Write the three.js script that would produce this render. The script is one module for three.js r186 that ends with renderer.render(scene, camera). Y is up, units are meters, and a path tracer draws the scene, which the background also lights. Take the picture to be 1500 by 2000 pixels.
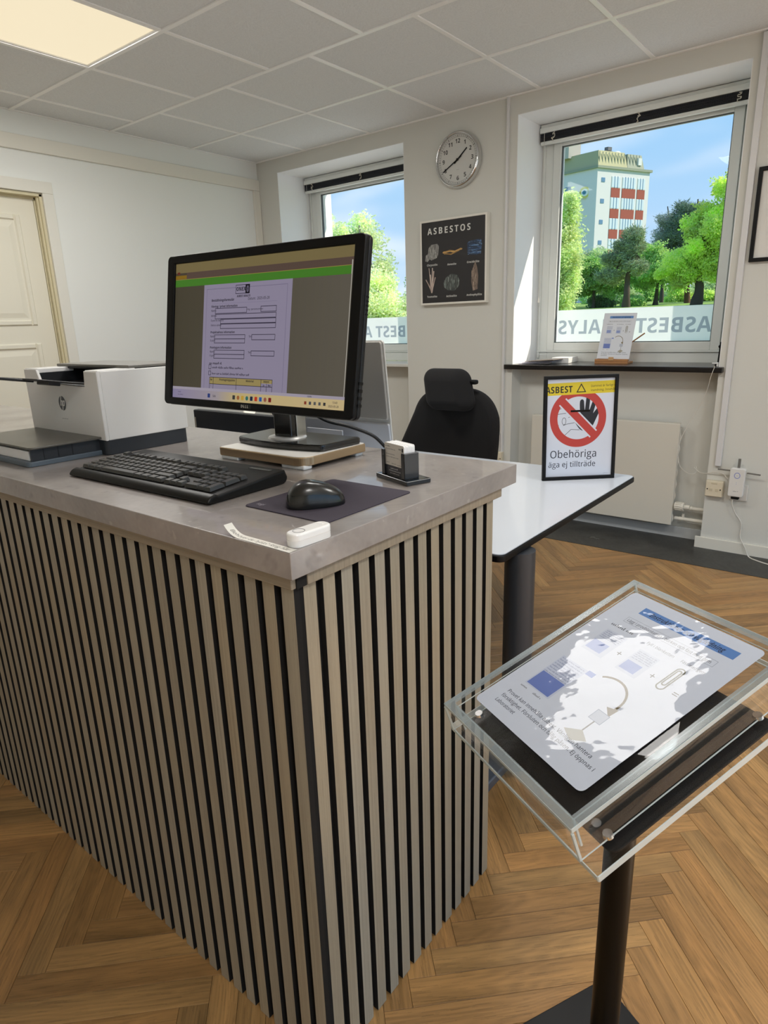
import * as THREE from 'three';
import { RoundedBoxGeometry } from 'three/addons/geometries/RoundedBoxGeometry.js';
import { ParametricGeometry } from 'three/addons/geometries/ParametricGeometry.js';
import { mergeGeometries, toCreasedNormals } from 'three/addons/utils/BufferGeometryUtils.js';
import { ImprovedNoise } from 'three/addons/math/ImprovedNoise.js';
import { RectAreaLightUniformsLib } from 'three/addons/lights/RectAreaLightUniformsLib.js';

// ---------------------------------------------------------------- camera, sky, sun, exposure
const scene = new THREE.Scene();
const camera = new THREE.PerspectiveCamera(76.784, 0.75, 0.05, 400);
camera.position.set(0.6203, 1.2862, 0.5686);
camera.rotation.order = 'YXZ';
camera.rotation.set(-0.2829, 0.6748, -0.0326);
const renderer = new THREE.WebGLRenderer({ antialias: true });
renderer.toneMapping = THREE.LinearToneMapping;
renderer.toneMappingExposure = 1.0;
renderer.shadowMap.enabled = true;
RectAreaLightUniformsLib.init();

const noise = new ImprovedNoise();
const fbm = (x, y, z, o = 4) => { let s = 0, a = 1, n = 0; for (let i = 0; i < o; i++) { s += a * noise.noise(x, y, z); n += a; a *= 0.5; x *= 2.03; y *= 2.03; z *= 2.03; } return s / n; };
function rng(seed) { let s = seed >>> 0; return () => { s = (s + 0x6d2b79f5) >>> 0; let t = s; t = Math.imul(t ^ (t >>> 15), t | 1); t ^= t + Math.imul(t ^ (t >>> 7), t | 61); return ((t ^ (t >>> 14)) >>> 0) / 4294967296; }; }
const sstep = (a, b, x) => { x = Math.min(1, Math.max(0, (x - a) / (b - a))); return x * x * (3 - 2 * x); };

// a clear early-summer sky with thin streaks of cloud, even all round
{
  const W = 1024, H = 512, d = new Float32Array(W * H * 4);
  for (let r = 0; r < H; r++) for (let c = 0; c < W; c++) {
    const up = ((r + 0.5) / H - 0.5) * Math.PI, az = ((c + 0.5) / W - 0.5) * 2 * Math.PI;
    const y = Math.sin(up), x = Math.cos(az) * Math.cos(up), z = Math.sin(az) * Math.cos(up);
    const t = Math.pow(Math.max(0, y), 0.55);
    let R = Math.max(0.13, 0.74 - 0.86 * t), G = Math.max(0.32, 0.86 - 0.52 * t), B = Math.max(0.7, 1.0 - 0.14 * t);
    const k = 1 / (Math.max(0, y) + 0.25);
    const cl = sstep(0.0, 0.42, fbm(x * k * 1.1 + 3, y * 4.5, z * k * 2.6, 5) + 0.1 * sstep(0.3, 0.08, y)) * 0.66;
    R += (0.9 - R) * cl; G += (0.97 - G) * cl; B += (1.06 - B) * cl;
    if (y < 0) { R = 0.3; G = 0.32; B = 0.27; }
    const i = (r * W + c) * 4; d[i] = R; d[i + 1] = G; d[i + 2] = B; d[i + 3] = 1;
  }
  const sky = new THREE.DataTexture(d, W, H, THREE.RGBAFormat, THREE.FloatType);
  sky.mapping = THREE.EquirectangularReflectionMapping; sky.magFilter = THREE.LinearFilter; sky.needsUpdate = true;
  scene.background = sky;
  scene.backgroundIntensity = 1.38;
}
const SUN = new THREE.Vector3(0.85, 1.0, -0.56).normalize();
const sun = new THREE.DirectionalLight(0xfff1dc, 7.2);
sun.position.copy(SUN).multiplyScalar(60); sun.target.position.set(0, 0, 0);
sun.castShadow = true;
Object.assign(sun.shadow.camera, { left: -60, right: 60, top: 60, bottom: -60, near: 1, far: 200 });
scene.add(sun, sun.target);
const LAMP_POWER = 19, LAMP_COLOR = new THREE.Color().setRGB(1.0, 0.975, 0.94);

// ---------------------------------------------------------------- helpers
const PI = Math.PI;
const used = new Map();
function numbered(n) { const k = used.get(n) || 0; used.set(n, k + 1); return k ? n + '_' + String(k).padStart(3, '0') : n; }
function fin(m) { m.castShadow = true; m.receiveShadow = true; return m; }
function tag(o, label, category, group, kind) { if (label) o.userData.label = label; if (category) o.userData.category = category; if (group) o.userData.group = group; if (kind) o.userData.kind = kind; return o; }
function thing(name, label, category, [x, y, z] = [0, 0, 0], turn = 0, group) {
  const o = new THREE.Group(); o.name = numbered(name); o.position.set(x, y, z); o.rotation.y = turn; scene.add(o);
  return tag(o, label, category, group);
}
function struct(name, parent = scene) { const o = new THREE.Group(); o.name = name; parent.add(o); o.userData.kind = 'structure'; return o; }
function obj(name, geos, mat, parent, pos, rot) {
  const g = Array.isArray(geos) ? merge(geos) : geos;
  const m = fin(new THREE.Mesh(g, mat));
  if (parent && parent !== scene) { const n = parent.children.filter((c) => c.name === name || c.name.startsWith(name + '_0') || c.name.startsWith(name + '_1') || c.name.startsWith(name + '_2')).length; m.name = n ? name + '_' + String(n).padStart(3, '0') : name; parent.add(m); }
  else { m.name = numbered(name); scene.add(m); }
  if (pos) m.position.set(...pos); if (rot) m.rotation.set(...rot);
  return m;
}
function merge(list) {
  return mergeGeometries(list.map((g) => { g = g.index ? g.toNonIndexed() : g; for (const k of Object.keys(g.attributes)) if (!['position', 'normal', 'uv'].includes(k)) g.deleteAttribute(k); if (!g.attributes.uv) g.setAttribute('uv', new THREE.BufferAttribute(new Float32Array(g.attributes.position.count * 2), 2)); return g; }));
}
// uv in metres from the dominant axis of each face
function muv(g, ox = 0, oy = 0, swap = false) {
  g = g.index ? g.toNonIndexed() : g;
  const p = g.attributes.position, n = g.attributes.normal, uv = new Float32Array(p.count * 2);
  for (let i = 0; i < p.count; i += 3) {
    let ax = 0, ay = 0, az = 0; for (let k = 0; k < 3; k++) { ax += Math.abs(n.getX(i + k)); ay += Math.abs(n.getY(i + k)); az += Math.abs(n.getZ(i + k)); }
    for (let k = i; k < i + 3; k++) {
      let u, v; if (ax >= ay && ax >= az) { u = p.getZ(k); v = p.getY(k); } else if (ay >= az) { u = p.getX(k); v = p.getZ(k); } else { u = p.getX(k); v = p.getY(k); }
      uv[k * 2] = (swap ? v : u) + ox; uv[k * 2 + 1] = (swap ? u : v) + oy;
    }
  }
  g.setAttribute('uv', new THREE.BufferAttribute(uv, 2)); return g;
}
const bx = (w, h, d, x = 0, y = 0, z = 0) => new THREE.BoxGeometry(w, h, d).translate(x, y, z);
const span = (x0, x1, y0, y1, z0, z1) => bx(x1 - x0, y1 - y0, z1 - z0, (x0 + x1) / 2, (y0 + y1) / 2, (z0 + z1) / 2);
const rb = (w, h, d, r = 0.003, s = 2, x = 0, y = 0, z = 0) => new RoundedBoxGeometry(w, h, d, s, Math.min(r, w / 2.01, h / 2.01, d / 2.01)).translate(x, y, z);
const cyl = (r0, r1, h, n = 24, x = 0, y = 0, z = 0) => new THREE.CylinderGeometry(r0, r1, h, n).translate(x, y, z);
const tube = (pts, r, seg = 40, n = 8) => new THREE.TubeGeometry(new THREE.CatmullRomCurve3(pts.map((p) => new THREE.Vector3(...p))), seg, r, n);
function rrect(w, h, r, x = 0, y = 0) {
  const s = new THREE.Shape(), a = x - w / 2, b = y - h / 2; r = Math.min(r, w / 2 - 1e-5, h / 2 - 1e-5);
  s.moveTo(a + r, b); s.lineTo(a + w - r, b); s.absarc(a + w - r, b + r, r, -PI / 2, 0); s.lineTo(a + w, b + h - r); s.absarc(a + w - r, b + h - r, r, 0, PI / 2);
  s.lineTo(a + r, b + h); s.absarc(a + r, b + h - r, r, PI / 2, PI); s.lineTo(a, b + r); s.absarc(a + r, b + r, r, PI, 1.5 * PI); return s;
}
// a block whose front (+z) face is smaller by the inset on every side
function frustum(w, h, d, inset) { const g = new THREE.BoxGeometry(w, h, d).toNonIndexed(), p = g.attributes.position; for (let i = 0; i < p.count; i++) if (p.getZ(i) > 0) { p.setX(i, p.getX(i) - Math.sign(p.getX(i)) * inset); p.setY(i, p.getY(i) - Math.sign(p.getY(i)) * inset); } g.computeVertexNormals(); return g.translate(0, 0, d / 2); }
// a flat rectangular ring, w x h outside, t wide
function ringShape(w, h, t, x = 0, y = 0) { const s = new THREE.Shape([[-1, -1], [1, -1], [1, 1], [-1, 1]].map(([a, b]) => new THREE.Vector2(x + a * w / 2, y + b * h / 2))); s.holes.push(new THREE.Path([[-1, -1], [-1, 1], [1, 1], [1, -1]].map(([a, b]) => new THREE.Vector2(x + a * (w / 2 - t), y + b * (h / 2 - t))))); return s; }
const ext = (shape, depth, bevel = 0, seg = 2, curve = 10) => new THREE.ExtrudeGeometry(shape, { depth: depth - 2 * bevel, bevelEnabled: bevel > 0, bevelSize: bevel, bevelThickness: bevel, bevelSegments: seg, bevelOffset: -bevel, curveSegments: curve }).translate(0, 0, bevel);
function unitUV(g, w, h) { // planar 0..1 over a w x h rectangle centred on the origin, in x and y
  const p = g.attributes.position, uv = new Float32Array(p.count * 2); for (let i = 0; i < p.count; i++) { uv[2 * i] = p.getX(i) / w + 0.5; uv[2 * i + 1] = p.getY(i) / h + 0.5; }
  g.setAttribute('uv', new THREE.BufferAttribute(uv, 2)); return g;
}
function tex(w, h, f, srgb = true, rep = true) {
  const d = new Uint8Array(w * h * 4);
  for (let j = 0; j < h; j++) for (let i = 0; i < w; i++) { const c = f(i, j), k = (j * w + i) * 4; d[k] = Math.max(0, Math.min(255, c[0])); d[k + 1] = Math.max(0, Math.min(255, c[1])); d[k + 2] = Math.max(0, Math.min(255, c[2])); d[k + 3] = 255; }
  const t = new THREE.DataTexture(d, w, h); t.magFilter = THREE.LinearFilter; t.minFilter = THREE.LinearMipmapLinearFilter; if (srgb) t.colorSpace = THREE.SRGBColorSpace; if (rep) t.wrapS = t.wrapT = THREE.RepeatWrapping; t.needsUpdate = true; return t;
}
function canvasTex(w, h, draw) {
  const c = document.createElement('canvas'); c.width = w; c.height = h; const g = c.getContext('2d'); draw(g, w, h);
  const t = new THREE.CanvasTexture(c); t.colorSpace = THREE.SRGBColorSpace; t.magFilter = THREE.LinearFilter; return t;
}
// print too small to read in the photograph: rows of word-like marks
function scrib(g, x, y, w, h, c) { const r = rng(Math.round(x * 7 + y * 13 + w)); g.fillStyle = c; let q = x; while (q < x + w) { const n = 2 + Math.floor(r() * 7); for (let i = 0; i < n && q < x + w; i++) { const hh = h * (r() > 0.75 ? 1 : 0.62); g.fillRect(q, y + h - hh, h * 0.3, hh); g.fillRect(q, y + h * (0.4 + 0.5 * Math.floor(r() * 2)), h * 0.5, h * 0.14); q += h * 0.62; } q += h * 0.5; } }
const std = (color, roughness = 0.6, metalness = 0, more = {}) => new THREE.MeshStandardMaterial({ color, roughness, metalness, ...more });
const phy = (color, roughness, metalness, more) => new THREE.MeshPhysicalMaterial({ color, roughness, metalness, ...more });
// periodic noise for tiling textures
function pn(u, v, fu, fv, seed, o = 4) {
  let s = 0, a = 1, n = 0;
  for (let k = 0; k < o; k++) {
    const A = 2 * PI * u, B = 2 * PI * v, ru = fu / (2 * PI), rv = fv / (2 * PI);
    s += a * noise.noise(Math.cos(A) * ru + seed, Math.sin(A) * ru + Math.cos(B) * rv * 1.0 + seed * 1.7, Math.sin(B) * rv + seed * 2.3); n += a; a *= 0.5; fu *= 2; fv *= 2;
  }
  return s / n;
}

// ---------------------------------------------------------------- textures
const slatTex = tex(256, 512, (i, j) => { // greyed oak veneer, grain along v; 0.128 m x 1 m
  const u = i / 256, v = j / 512;
  const g = 14 * pn(u, v, 70, 3, 4, 3) + 16 * pn(u, v, 24, 1.6, 9, 3) + 10 * pn(u, v, 9, 2, 2, 2);
  const pore = pn(u, v, 120, 10, 31, 2) > 0.3 ? -16 : 0;
  const b = 178 + g + pore; return [b, b * 0.962, b * 0.875 - 1];
});
slatTex.repeat.set(1 / 0.128, 1);
const oakTex = tex(1024, 512, (i, j) => { // oak boards, grain along u; 1.4 m x 0.5 m
  const u = i / 1024, v = j / 512;
  const warp = 0.16 * pn(u, v, 3, 5, 5, 3);
  const ring = 0.45 * Math.sin((v * 34 + warp * 46 + 2.2 * pn(u, v, 2, 3, 8, 2)) * 2 * PI * 0.9);
  const fine = pn(u, v, 5, 120, 12, 3), pore = pn(u, v, 22, 220, 17, 2);
  const broad = pn(u, v, 3, 9, 21, 3);
  let b = 172 + 14 * ring + 24 * fine + 52 * broad; if (pore > 0.25) b -= 18;
  return [b * 0.98, b * 0.76 + 2, b * 0.5];
});
oakTex.repeat.set(1 / 1.4, 1 / 0.5);
const concTex = tex(512, 512, (i, j) => { // warm grey concrete laminate; 0.9 m
  const u = i / 512, v = j / 512;
  const a = pn(u, v, 5, 5, 3, 5), c = pn(u, v, 14, 14, 7, 4), f = pn(u, v, 90, 90, 11, 2);
  let b = 160 + 34 * a + 14 * c + 8 * f;
  const spot = pn(u, v, 30, 30, 23, 3); if (spot > 0.3) b -= (spot - 0.3) * 80;
  if (pn(u, v, 44, 44, 29, 2) > 0.5) b += 18;
  return [b * 0.94, b * 0.9, b * 0.875];
});
concTex.repeat.set(1 / 0.9, 1 / 0.9);
const wallBump = tex(256, 256, (i, j) => { const b = 128 + 70 * pn(i / 256, j / 256, 40, 40, 5, 3); return [b, b, b]; }, false);
wallBump.repeat.set(1 / 0.5, 1 / 0.5);
const tileTex = tex(256, 256, (i, j) => { const b = 226 + 9 * pn(i / 256, j / 256, 60, 60, 6, 2) + (pn(i / 256, j / 256, 90, 90, 15, 1) > 0.55 ? -14 : 0); return [b, b * 1.012, b * 1.015]; });
tileTex.repeat.set(1 / 0.4, 1 / 0.4);
const stripTex = tex(256, 256, (i, j) => { const b = 62 + 22 * pn(i / 256, j / 256, 6, 6, 8, 4) + 14 * pn(i / 256, j / 256, 60, 60, 3, 2); return [b, b, b * 0.96]; });
stripTex.repeat.set(1 / 0.8, 1 / 0.8);
const grassTex = tex(256, 256, (i, j) => { const a = pn(i / 256, j / 256, 6, 6, 2, 4), f = pn(i / 256, j / 256, 60, 60, 9, 2); return [128 + 50 * a + 30 * f, 160 + 40 * a + 34 * f, 70 + 20 * a + 20 * f]; });
grassTex.repeat.set(1 / 9, 1 / 9);

// ---------------------------------------------------------------- shared materials
const M = {
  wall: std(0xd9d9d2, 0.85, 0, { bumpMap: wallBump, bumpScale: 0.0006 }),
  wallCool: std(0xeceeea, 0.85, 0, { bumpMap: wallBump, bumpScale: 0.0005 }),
  trim: std(0xe6e3d8, 0.5), doorPaint: std(0xebe7d6, 0.45), casing: std(0xe6e4da, 0.5), jamb: std(0xd8cfae, 0.5),
  tile: std(0xffffff, 0.95, 0, { map: tileTex }), bar: std(0xf8f8f6, 0.3),
  frame: std(0xe6eae6, 0.4), gasket: std(0x55595a, 0.6),
  black: phy(0x060607, 0.5, 0, { specularIntensity: 0.5 }), blackGloss: phy(0x08090a, 0.18, 0, { clearcoat: 0.6, clearcoatRoughness: 0.1 }), blackMatte: std(0x0b0b0c, 0.9), felt: std(0x070707, 1.0),
  chrome: std(0xd6d6d6, 0.12, 1), steel: std(0xb9b6b0, 0.28, 1), white: std(0xe9e9e7, 0.45), whiteGloss: phy(0xf3f3f1, 0.22, 0, { clearcoat: 0.3 }),
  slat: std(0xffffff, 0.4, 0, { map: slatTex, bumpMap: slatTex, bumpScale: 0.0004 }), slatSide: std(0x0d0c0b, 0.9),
  counter: phy(0xffffff, 0.3, 0, { map: concTex, clearcoat: 0.5, clearcoatRoughness: 0.05 }),
  beige: std(0xd9cfb8, 0.5), navy: std(0x10141c, 0.4), cableWhite: std(0xdedbd2, 0.5), cableBlack: std(0x0a0a0a, 0.4),
  paper: std(0xf2f2f2, 0.8), acrylic: phy(0xffffff, 0.02, 0, { transmission: 1, thickness: 0.01, ior: 1.49, attenuationColor: new THREE.Color(0.86, 0.95, 0.92), attenuationDistance: 0.35 }),
  tripleGlass: phy(new THREE.Color().setRGB(0.86, 0.87, 0.87), 0.0, 0, { transmission: 1, thickness: 0, ior: 1.5, specularIntensity: 0.15 }),
  glass: phy(0xffffff, 0.0, 0, { transmission: 1, thickness: 0, ior: 1.5, specularIntensity: 0.15 }),
  acrylicRim: phy(0xd5dde0, 0.2, 0, { transmission: 0.86, thickness: 0, ior: 1.49 }), edgeGlint: phy(0xe6eeee, 0.25, 0, { transmission: 0.5, thickness: 0, ior: 1.49 }),
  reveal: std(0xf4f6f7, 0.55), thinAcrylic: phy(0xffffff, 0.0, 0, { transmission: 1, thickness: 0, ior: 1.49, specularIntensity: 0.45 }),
};
// ---------------------------------------------------------------- room shell
const XL = -3.64, XR = 2.5, ZB = -3.285, ZF = 2.6, YC = 2.535;
const WIN = [[-3.41, -2.197], [-1.367, -0.153]];   // openings in the back wall

// floor: herringbone oak planks on a dark bed, and a dark border along the back wall
{
  const floor = struct('floor');
  obj('subfloor', span(XL - 0.2, XR + 0.2, -0.2, -0.012, ZB - 0.6, ZF + 0.2), std(0x24180e, 0.9), floor);
  const w = 0.0572, L = 0.467, h = 0.012, gap = 0.0003, ch = 0.0006, r = rng(11);
  function plankGeo(ox, oy) {
    const a = L / 2 - gap, b = w / 2 - gap, q = [[-a, -b], [a, -b], [a, b], [-a, b]], qi = [[-a + ch, -b + ch], [a - ch, -b + ch], [a - ch, b - ch], [-a + ch, b - ch]];
    const P = [], face = (A, B, C, D) => P.push(...A, ...B, ...C, ...A, ...C, ...D);
    const lo = q.map(([x, z]) => [x, -h, z]), mi = q.map(([x, z]) => [x, -ch, z]), to = qi.map(([x, z]) => [x, 0, z]);
    face(to[3], to[2], to[1], to[0]);
    for (let i = 0; i < 4; i++) { const j = (i + 1) % 4; face(to[i], to[j], mi[j], mi[i]); face(mi[i], mi[j], lo[j], lo[i]); }
    const g = new THREE.BufferGeometry(); g.setAttribute('position', new THREE.Float32BufferAttribute(P, 3)); g.computeVertexNormals();
    const uv = []; for (let i = 0; i < P.length; i += 3) uv.push(P[i] + ox, P[i + 2] + oy);
    g.setAttribute('uv', new THREE.Float32BufferAttribute(uv, 2)); return g;
  }
  const geos = []; for (let i = 0; i < 14; i++) geos.push(plankGeo(r() * 1.4, r() * 0.5));
  const tones = [[0.93, 0.86, 0.8], [0.82, 0.75, 0.68], [1.0, 0.96, 0.9], [0.9, 0.8, 0.7], [0.76, 0.7, 0.62], [1.0, 0.92, 0.82], [0.86, 0.84, 0.8]];
  const mats = tones.map((c) => { const m = phy(0xffffff, 0.36, 0, { map: oakTex, bumpMap: oakTex, bumpScale: 0.00025 }); m.color.setRGB(c[0], c[1], c[2]); return m; });
  // lattice: u runs (1,-1)/sqrt2 in (x,z), v runs (-1,-1)/sqrt2
  const S = Math.SQRT1_2, v0 = 0.65 * w, u0 = 0.03 / S + v0 + w / 2, all = [];
  const zEdge = -2.967;
  for (let j = -14; j <= 14; j++) for (let i = -70; i <= 70; i++) for (let k = 0; k < 2; k++) {
    const bu = u0 + i * w + j * L, bv = v0 + i * w - j * L;
    const cu = k ? bu + L + w / 2 : bu + L / 2, cv = k ? bv + w - L / 2 : bv + w / 2;
    const x = (cu - cv) * S, z = (-cu - cv) * S;
    if (x < XL - 0.1 || x > XR + 0.1 || z < zEdge - 0.17 || z > ZF + 0.1) continue;
    all.push({ x, z, turn: k ? -PI / 4 : PI / 4, g: Math.floor(r() * 14), m: Math.floor(r() * 7) });
  }
  camera.updateMatrixWorld(); camera.updateProjectionMatrix();
  const v = new THREE.Vector3(), desk = new THREE.Box3(new THREE.Vector3(-2.8, 0, -0.56), new THREE.Vector3(0, 0.94, 0)), ray = new THREE.Ray();
  for (const p of all) {
    p.see = 0;
    for (const [dx, dz] of [[0, 0], [0.16, 0.16], [-0.16, -0.16], [0.16, -0.16], [-0.16, 0.16]]) {
      v.set(p.x + dx, 0, p.z + dz); if (v.z < zEdge) continue;
      const q = v.clone().project(camera); if (Math.abs(q.x) > 1.02 || Math.abs(q.y) > 1.02 || q.z > 1) continue;
      ray.origin.copy(camera.position); ray.direction.copy(v).sub(camera.position).normalize();
      if (!ray.intersectBox(desk, q)) { p.see = 1 / v.distanceToSquared(camera.position); break; }
    }
  }
  all.sort((a, b) => b.see - a.see);
  // planks that meet the border are cut along it
  function cut(g) { return g; }
  const rest = [];
  all.forEach((p, n) => {
    const edge = p.z < zEdge + 0.19;
    if (n < 300 && p.see > 0 && !edge) { const o = obj('plank', geos[p.g], mats[p.m], floor, [p.x, 0, p.z], [0, p.turn, 0]); o.receiveShadow = true; }
    else rest.push(p);
  });
  const im = fin(new THREE.InstancedMesh(geos[3], phy(0xffffff, 0.36, 0, { map: oakTex }), rest.length)), mt = new THREE.Matrix4(), c = new THREE.Color();
  rest.forEach((p, n) => { mt.makeRotationY(p.turn).setPosition(p.x, -0.00005, p.z); im.setMatrixAt(n, mt); im.setColorAt(n, c.setRGB(...tones[p.m])); });
  im.name = 'distant_planks'; im.userData.kind = 'stuff'; floor.add(im);
  const mk = canvasTex(256, 96, (g, W, H) => { g.fillStyle = '#3e3e3b'; g.fillRect(0, 0, W, H); g.strokeStyle = '#8b8b86'; g.lineWidth = 7; g.beginPath(); g.moveTo(30, 84); g.lineTo(44, 16); g.quadraticCurveTo(92, 8, 84, 40); g.quadraticCurveTo(70, 58, 40, 50); g.moveTo(110, 44); g.lineTo(106, 80); g.moveTo(134, 50); g.lineTo(132, 78); g.quadraticCurveTo(150, 44, 168, 56); g.lineTo(170, 78); g.stroke(); });
  obj('chalk_mark', new THREE.PlaneGeometry(0.1, 0.038).rotateX(-PI / 2), std(0xffffff, 0.6, 0, { map: mk }), floor, [-0.69, 0.0026, -3.12]);
  obj('border_strip', muv(span(XL, XR, -0.012, 0.0022, ZB - 0.14, zEdge)), std(0xffffff, 0.5, 0, { map: stripTex }), floor);
}

// ceiling: lay-in tiles in a white grid; the rows near the windows are staggered against the others
const GZ = -2.047, GS = 0.617, PX1 = -0.608, PS1 = 0.6198, PX2 = -0.275, PS2 = 0.6145;
const LAMPS = [[0, 0], [3, 0], [-3, 0], [-3, 3]];   // [tiles from the first lamp along -x, rows towards the front]; last two unseen, added for brightness
{
  const ceil = struct('ceiling');
  obj('slab', span(XL - 0.2, XR + 0.2, YC + 0.05, YC + 0.25, ZB - 0.6, ZF + 0.2), M.white, ceil);
  const tg = new Map();
  for (let row = -2; row < 8; row++) {
    const z0 = GZ + row * GS, z1 = Math.min(z0 + GS, ZF), far = row < 0, X0 = far ? PX1 : PX2, PS = far ? PS1 : PS2;
    if (z0 > ZF) break;
    for (let k = -6; k < 7; k++) {
      const x0 = Math.max(XL, X0 + k * PS), x1 = Math.min(XR, X0 + (k + 1) * PS); if (x1 - x0 < 0.03) continue;
      const lamp = !far && LAMPS.some(([a, b]) => k === -1 - a && row === 1 + b);
      if (!lamp) {
        const key = (x1 - x0).toFixed(3) + (z1 - z0).toFixed(3);
        if (!tg.has(key)) tg.set(key, muv(rb(x1 - x0 - 0.019, 0.016, z1 - z0 - 0.019, 0.0025, 1)));
        obj('tile', tg.get(key), M.tile, ceil, [(x0 + x1) / 2, YC + 0.008, (z0 + z1) / 2]);
      }
      if (x1 < XR - 0.01) obj('cross_bar', rb(0.022, 0.03, z1 - z0 - 0.024, 0.0015, 1), M.bar, ceil, [x1, YC + 0.0105, (z0 + z1) / 2]);
    }
    obj('main_bar', rb(XR - XL, 0.03, 0.024, 0.0015, 1), M.bar, ceil, [(XL + XR) / 2, YC + 0.0095, z0]);
  }
  obj('edge_angle', [span(XL, XR, YC - 0.004, YC + 0.02, ZB - 0.001, ZB + 0.02), span(XL - 0.001, XL + 0.02, YC - 0.004, YC + 0.02, ZB, ZF)], M.bar, ceil);
}
const lampGlow = new THREE.MeshStandardMaterial({ color: 0x3a3832, roughness: 0.4, emissive: new THREE.Color().setRGB(1.0, 0.86, 0.6), emissiveIntensity: 0.86 });
LAMPS.forEach(([a, b], n) => {
  const cx = PX2 - (a + 0.5) * PS2, cz = GZ + (b + 1.5) * GS, W = PS2 - 0.03, D = GS - 0.03;
  const where = ['square warm white ceiling light panel just above the reception counter, out of the picture', 'square warm white ceiling light panel set in the tile grid above the printer', 'unseen ceiling light panel added on the side away from the panelled door', 'unseen ceiling light panel added over the visitors, in the second row'][n];
  const t = thing('ceiling_light', where, 'ceiling light', [cx, YC, cz], 0, 'square ceiling light panels');
  const fr = ringShape(W + 0.024, D + 0.024, 0.019);
  obj('frame', ext(fr, 0.012, 0.0015).rotateX(PI / 2).translate(0, 0.010, 0), M.bar, t);
  obj('light_diffuser', rb(W - 0.012, 0.006, D - 0.012, 0.002, 1, 0, 0.006, 0), lampGlow, t);
  const l = new THREE.RectAreaLight(LAMP_COLOR, LAMP_POWER, W - 0.02, D - 0.02);
  l.position.set(0, -0.002, 0); l.rotation.x = -PI / 2; t.add(l);
});

// left wall with a panelled door and flat mouldings
{
  const wall = struct('wall_left');
  obj('plaster', muv(merge([span(XL - 0.2, XL, 0, YC + 0.05, ZB - 0.6, -1.537), span(XL - 0.2, XL, 2.106, YC + 0.05, -1.537, -0.6), span(XL - 0.2, XL, 0, YC + 0.05, -0.6, ZF + 0.2)])), M.wallCool, wall);
  obj('backing', span(XL - 0.25, XL - 0.2, 0, YC, -1.7, -0.4), M.wallCool, wall);
  const t1 = struct('trim_1');
  obj('rail', rb(0.02, 0.08, ZF - ZB, 0.003, 1, XL + 0.01, 2.37, (ZF + ZB) / 2), M.trim, t1);
  obj('stile', rb(0.02, 2.33, 0.06, 0.003, 1, XL + 0.0102, 1.165, ZB + 0.032), M.trim, t1);
  const d = struct('door_1');
  const cw = 0.066;
  obj('casing', rb(0.02, 2.108, cw, 0.003, 2, XL + 0.01, 1.054, -1.538 - cw / 2), M.casing, d);
  obj('casing', rb(0.02, 2.108, cw, 0.003, 2, XL + 0.01, 1.054, -0.6 + cw / 2), M.casing, d);
  obj('casing', rb(0.02, 0.066, 1.07, 0.003, 2, XL + 0.0105, 2.141, -1.069), M.casing, d);
  obj('jamb', [span(XL - 0.12, XL + 0.004, 0, 2.102, -1.5369, -1.522), span(XL - 0.12, XL + 0.004, 0, 2.102, -0.615, -0.6001), span(XL - 0.12, XL + 0.004, 2.09, 2.1059, -1.5369, -0.6001), rb(0.03, 2.1, 0.014, 0.002, 1, XL - 0.062, 1.05, -1.516), rb(0.018, 2.1, 0.01, 0.002, 1, XL - 0.022, 1.05, -1.518), rb(0.03, 0.014, 0.9, 0.002, 1, XL - 0.062, 2.084, -1.07)], M.jamb, d);
  const leaf = obj('leaf', muv(span(XL - 0.09, XL - 0.05, 0.006, 2.078, -1.506, -0.62)), M.doorPaint, d);
  // raised-and-fielded panels: a moulding frame and a bevelled field
  const panel = (y0, y1) => {
    for (const [z0, z1] of [[-1.41, -0.716]]) {
      const cy = (y0 + y1) / 2, cz = (z0 + z1) / 2, H = y1 - y0, Wd = z1 - z0;
      for (const [w, h, y, z, r] of [[Wd - 0.0702, 0.035, cy + H / 2 - 0.0175, cz, 0], [Wd - 0.0702, 0.035, cy - H / 2 + 0.0175, cz, 0], [H, 0.035, cy, cz - Wd / 2 + 0.0175, PI / 2], [H, 0.035, cy, cz + Wd / 2 - 0.0175, PI / 2]]) obj('panel_moulding', frustum(w, h, 0.011, 0.008).rotateZ(r).rotateY(PI / 2).translate(XL - 0.0502, y, z), M.doorPaint, d);
      obj('panel_field', frustum(Wd - 0.09, H - 0.09, 0.007, 0.03).rotateY(PI / 2).translate(XL - 0.0502, cy, cz), M.doorPaint, d);
    }
  };
  panel(1.345, 1.985); panel(0.2, 1.24);
  obj('door_handle', [cyl(0.022, 0.022, 0.008, 20).rotateZ(PI / 2).translate(XL - 0.046, 1.03, -0.68), tube([[XL - 0.04, 1.03, -0.68], [XL + 0.005, 1.03, -0.68], [XL + 0.01, 1.03, -0.72], [XL + 0.01, 1.03, -0.8]], 0.008, 20)], M.steel, d);
}

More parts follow.
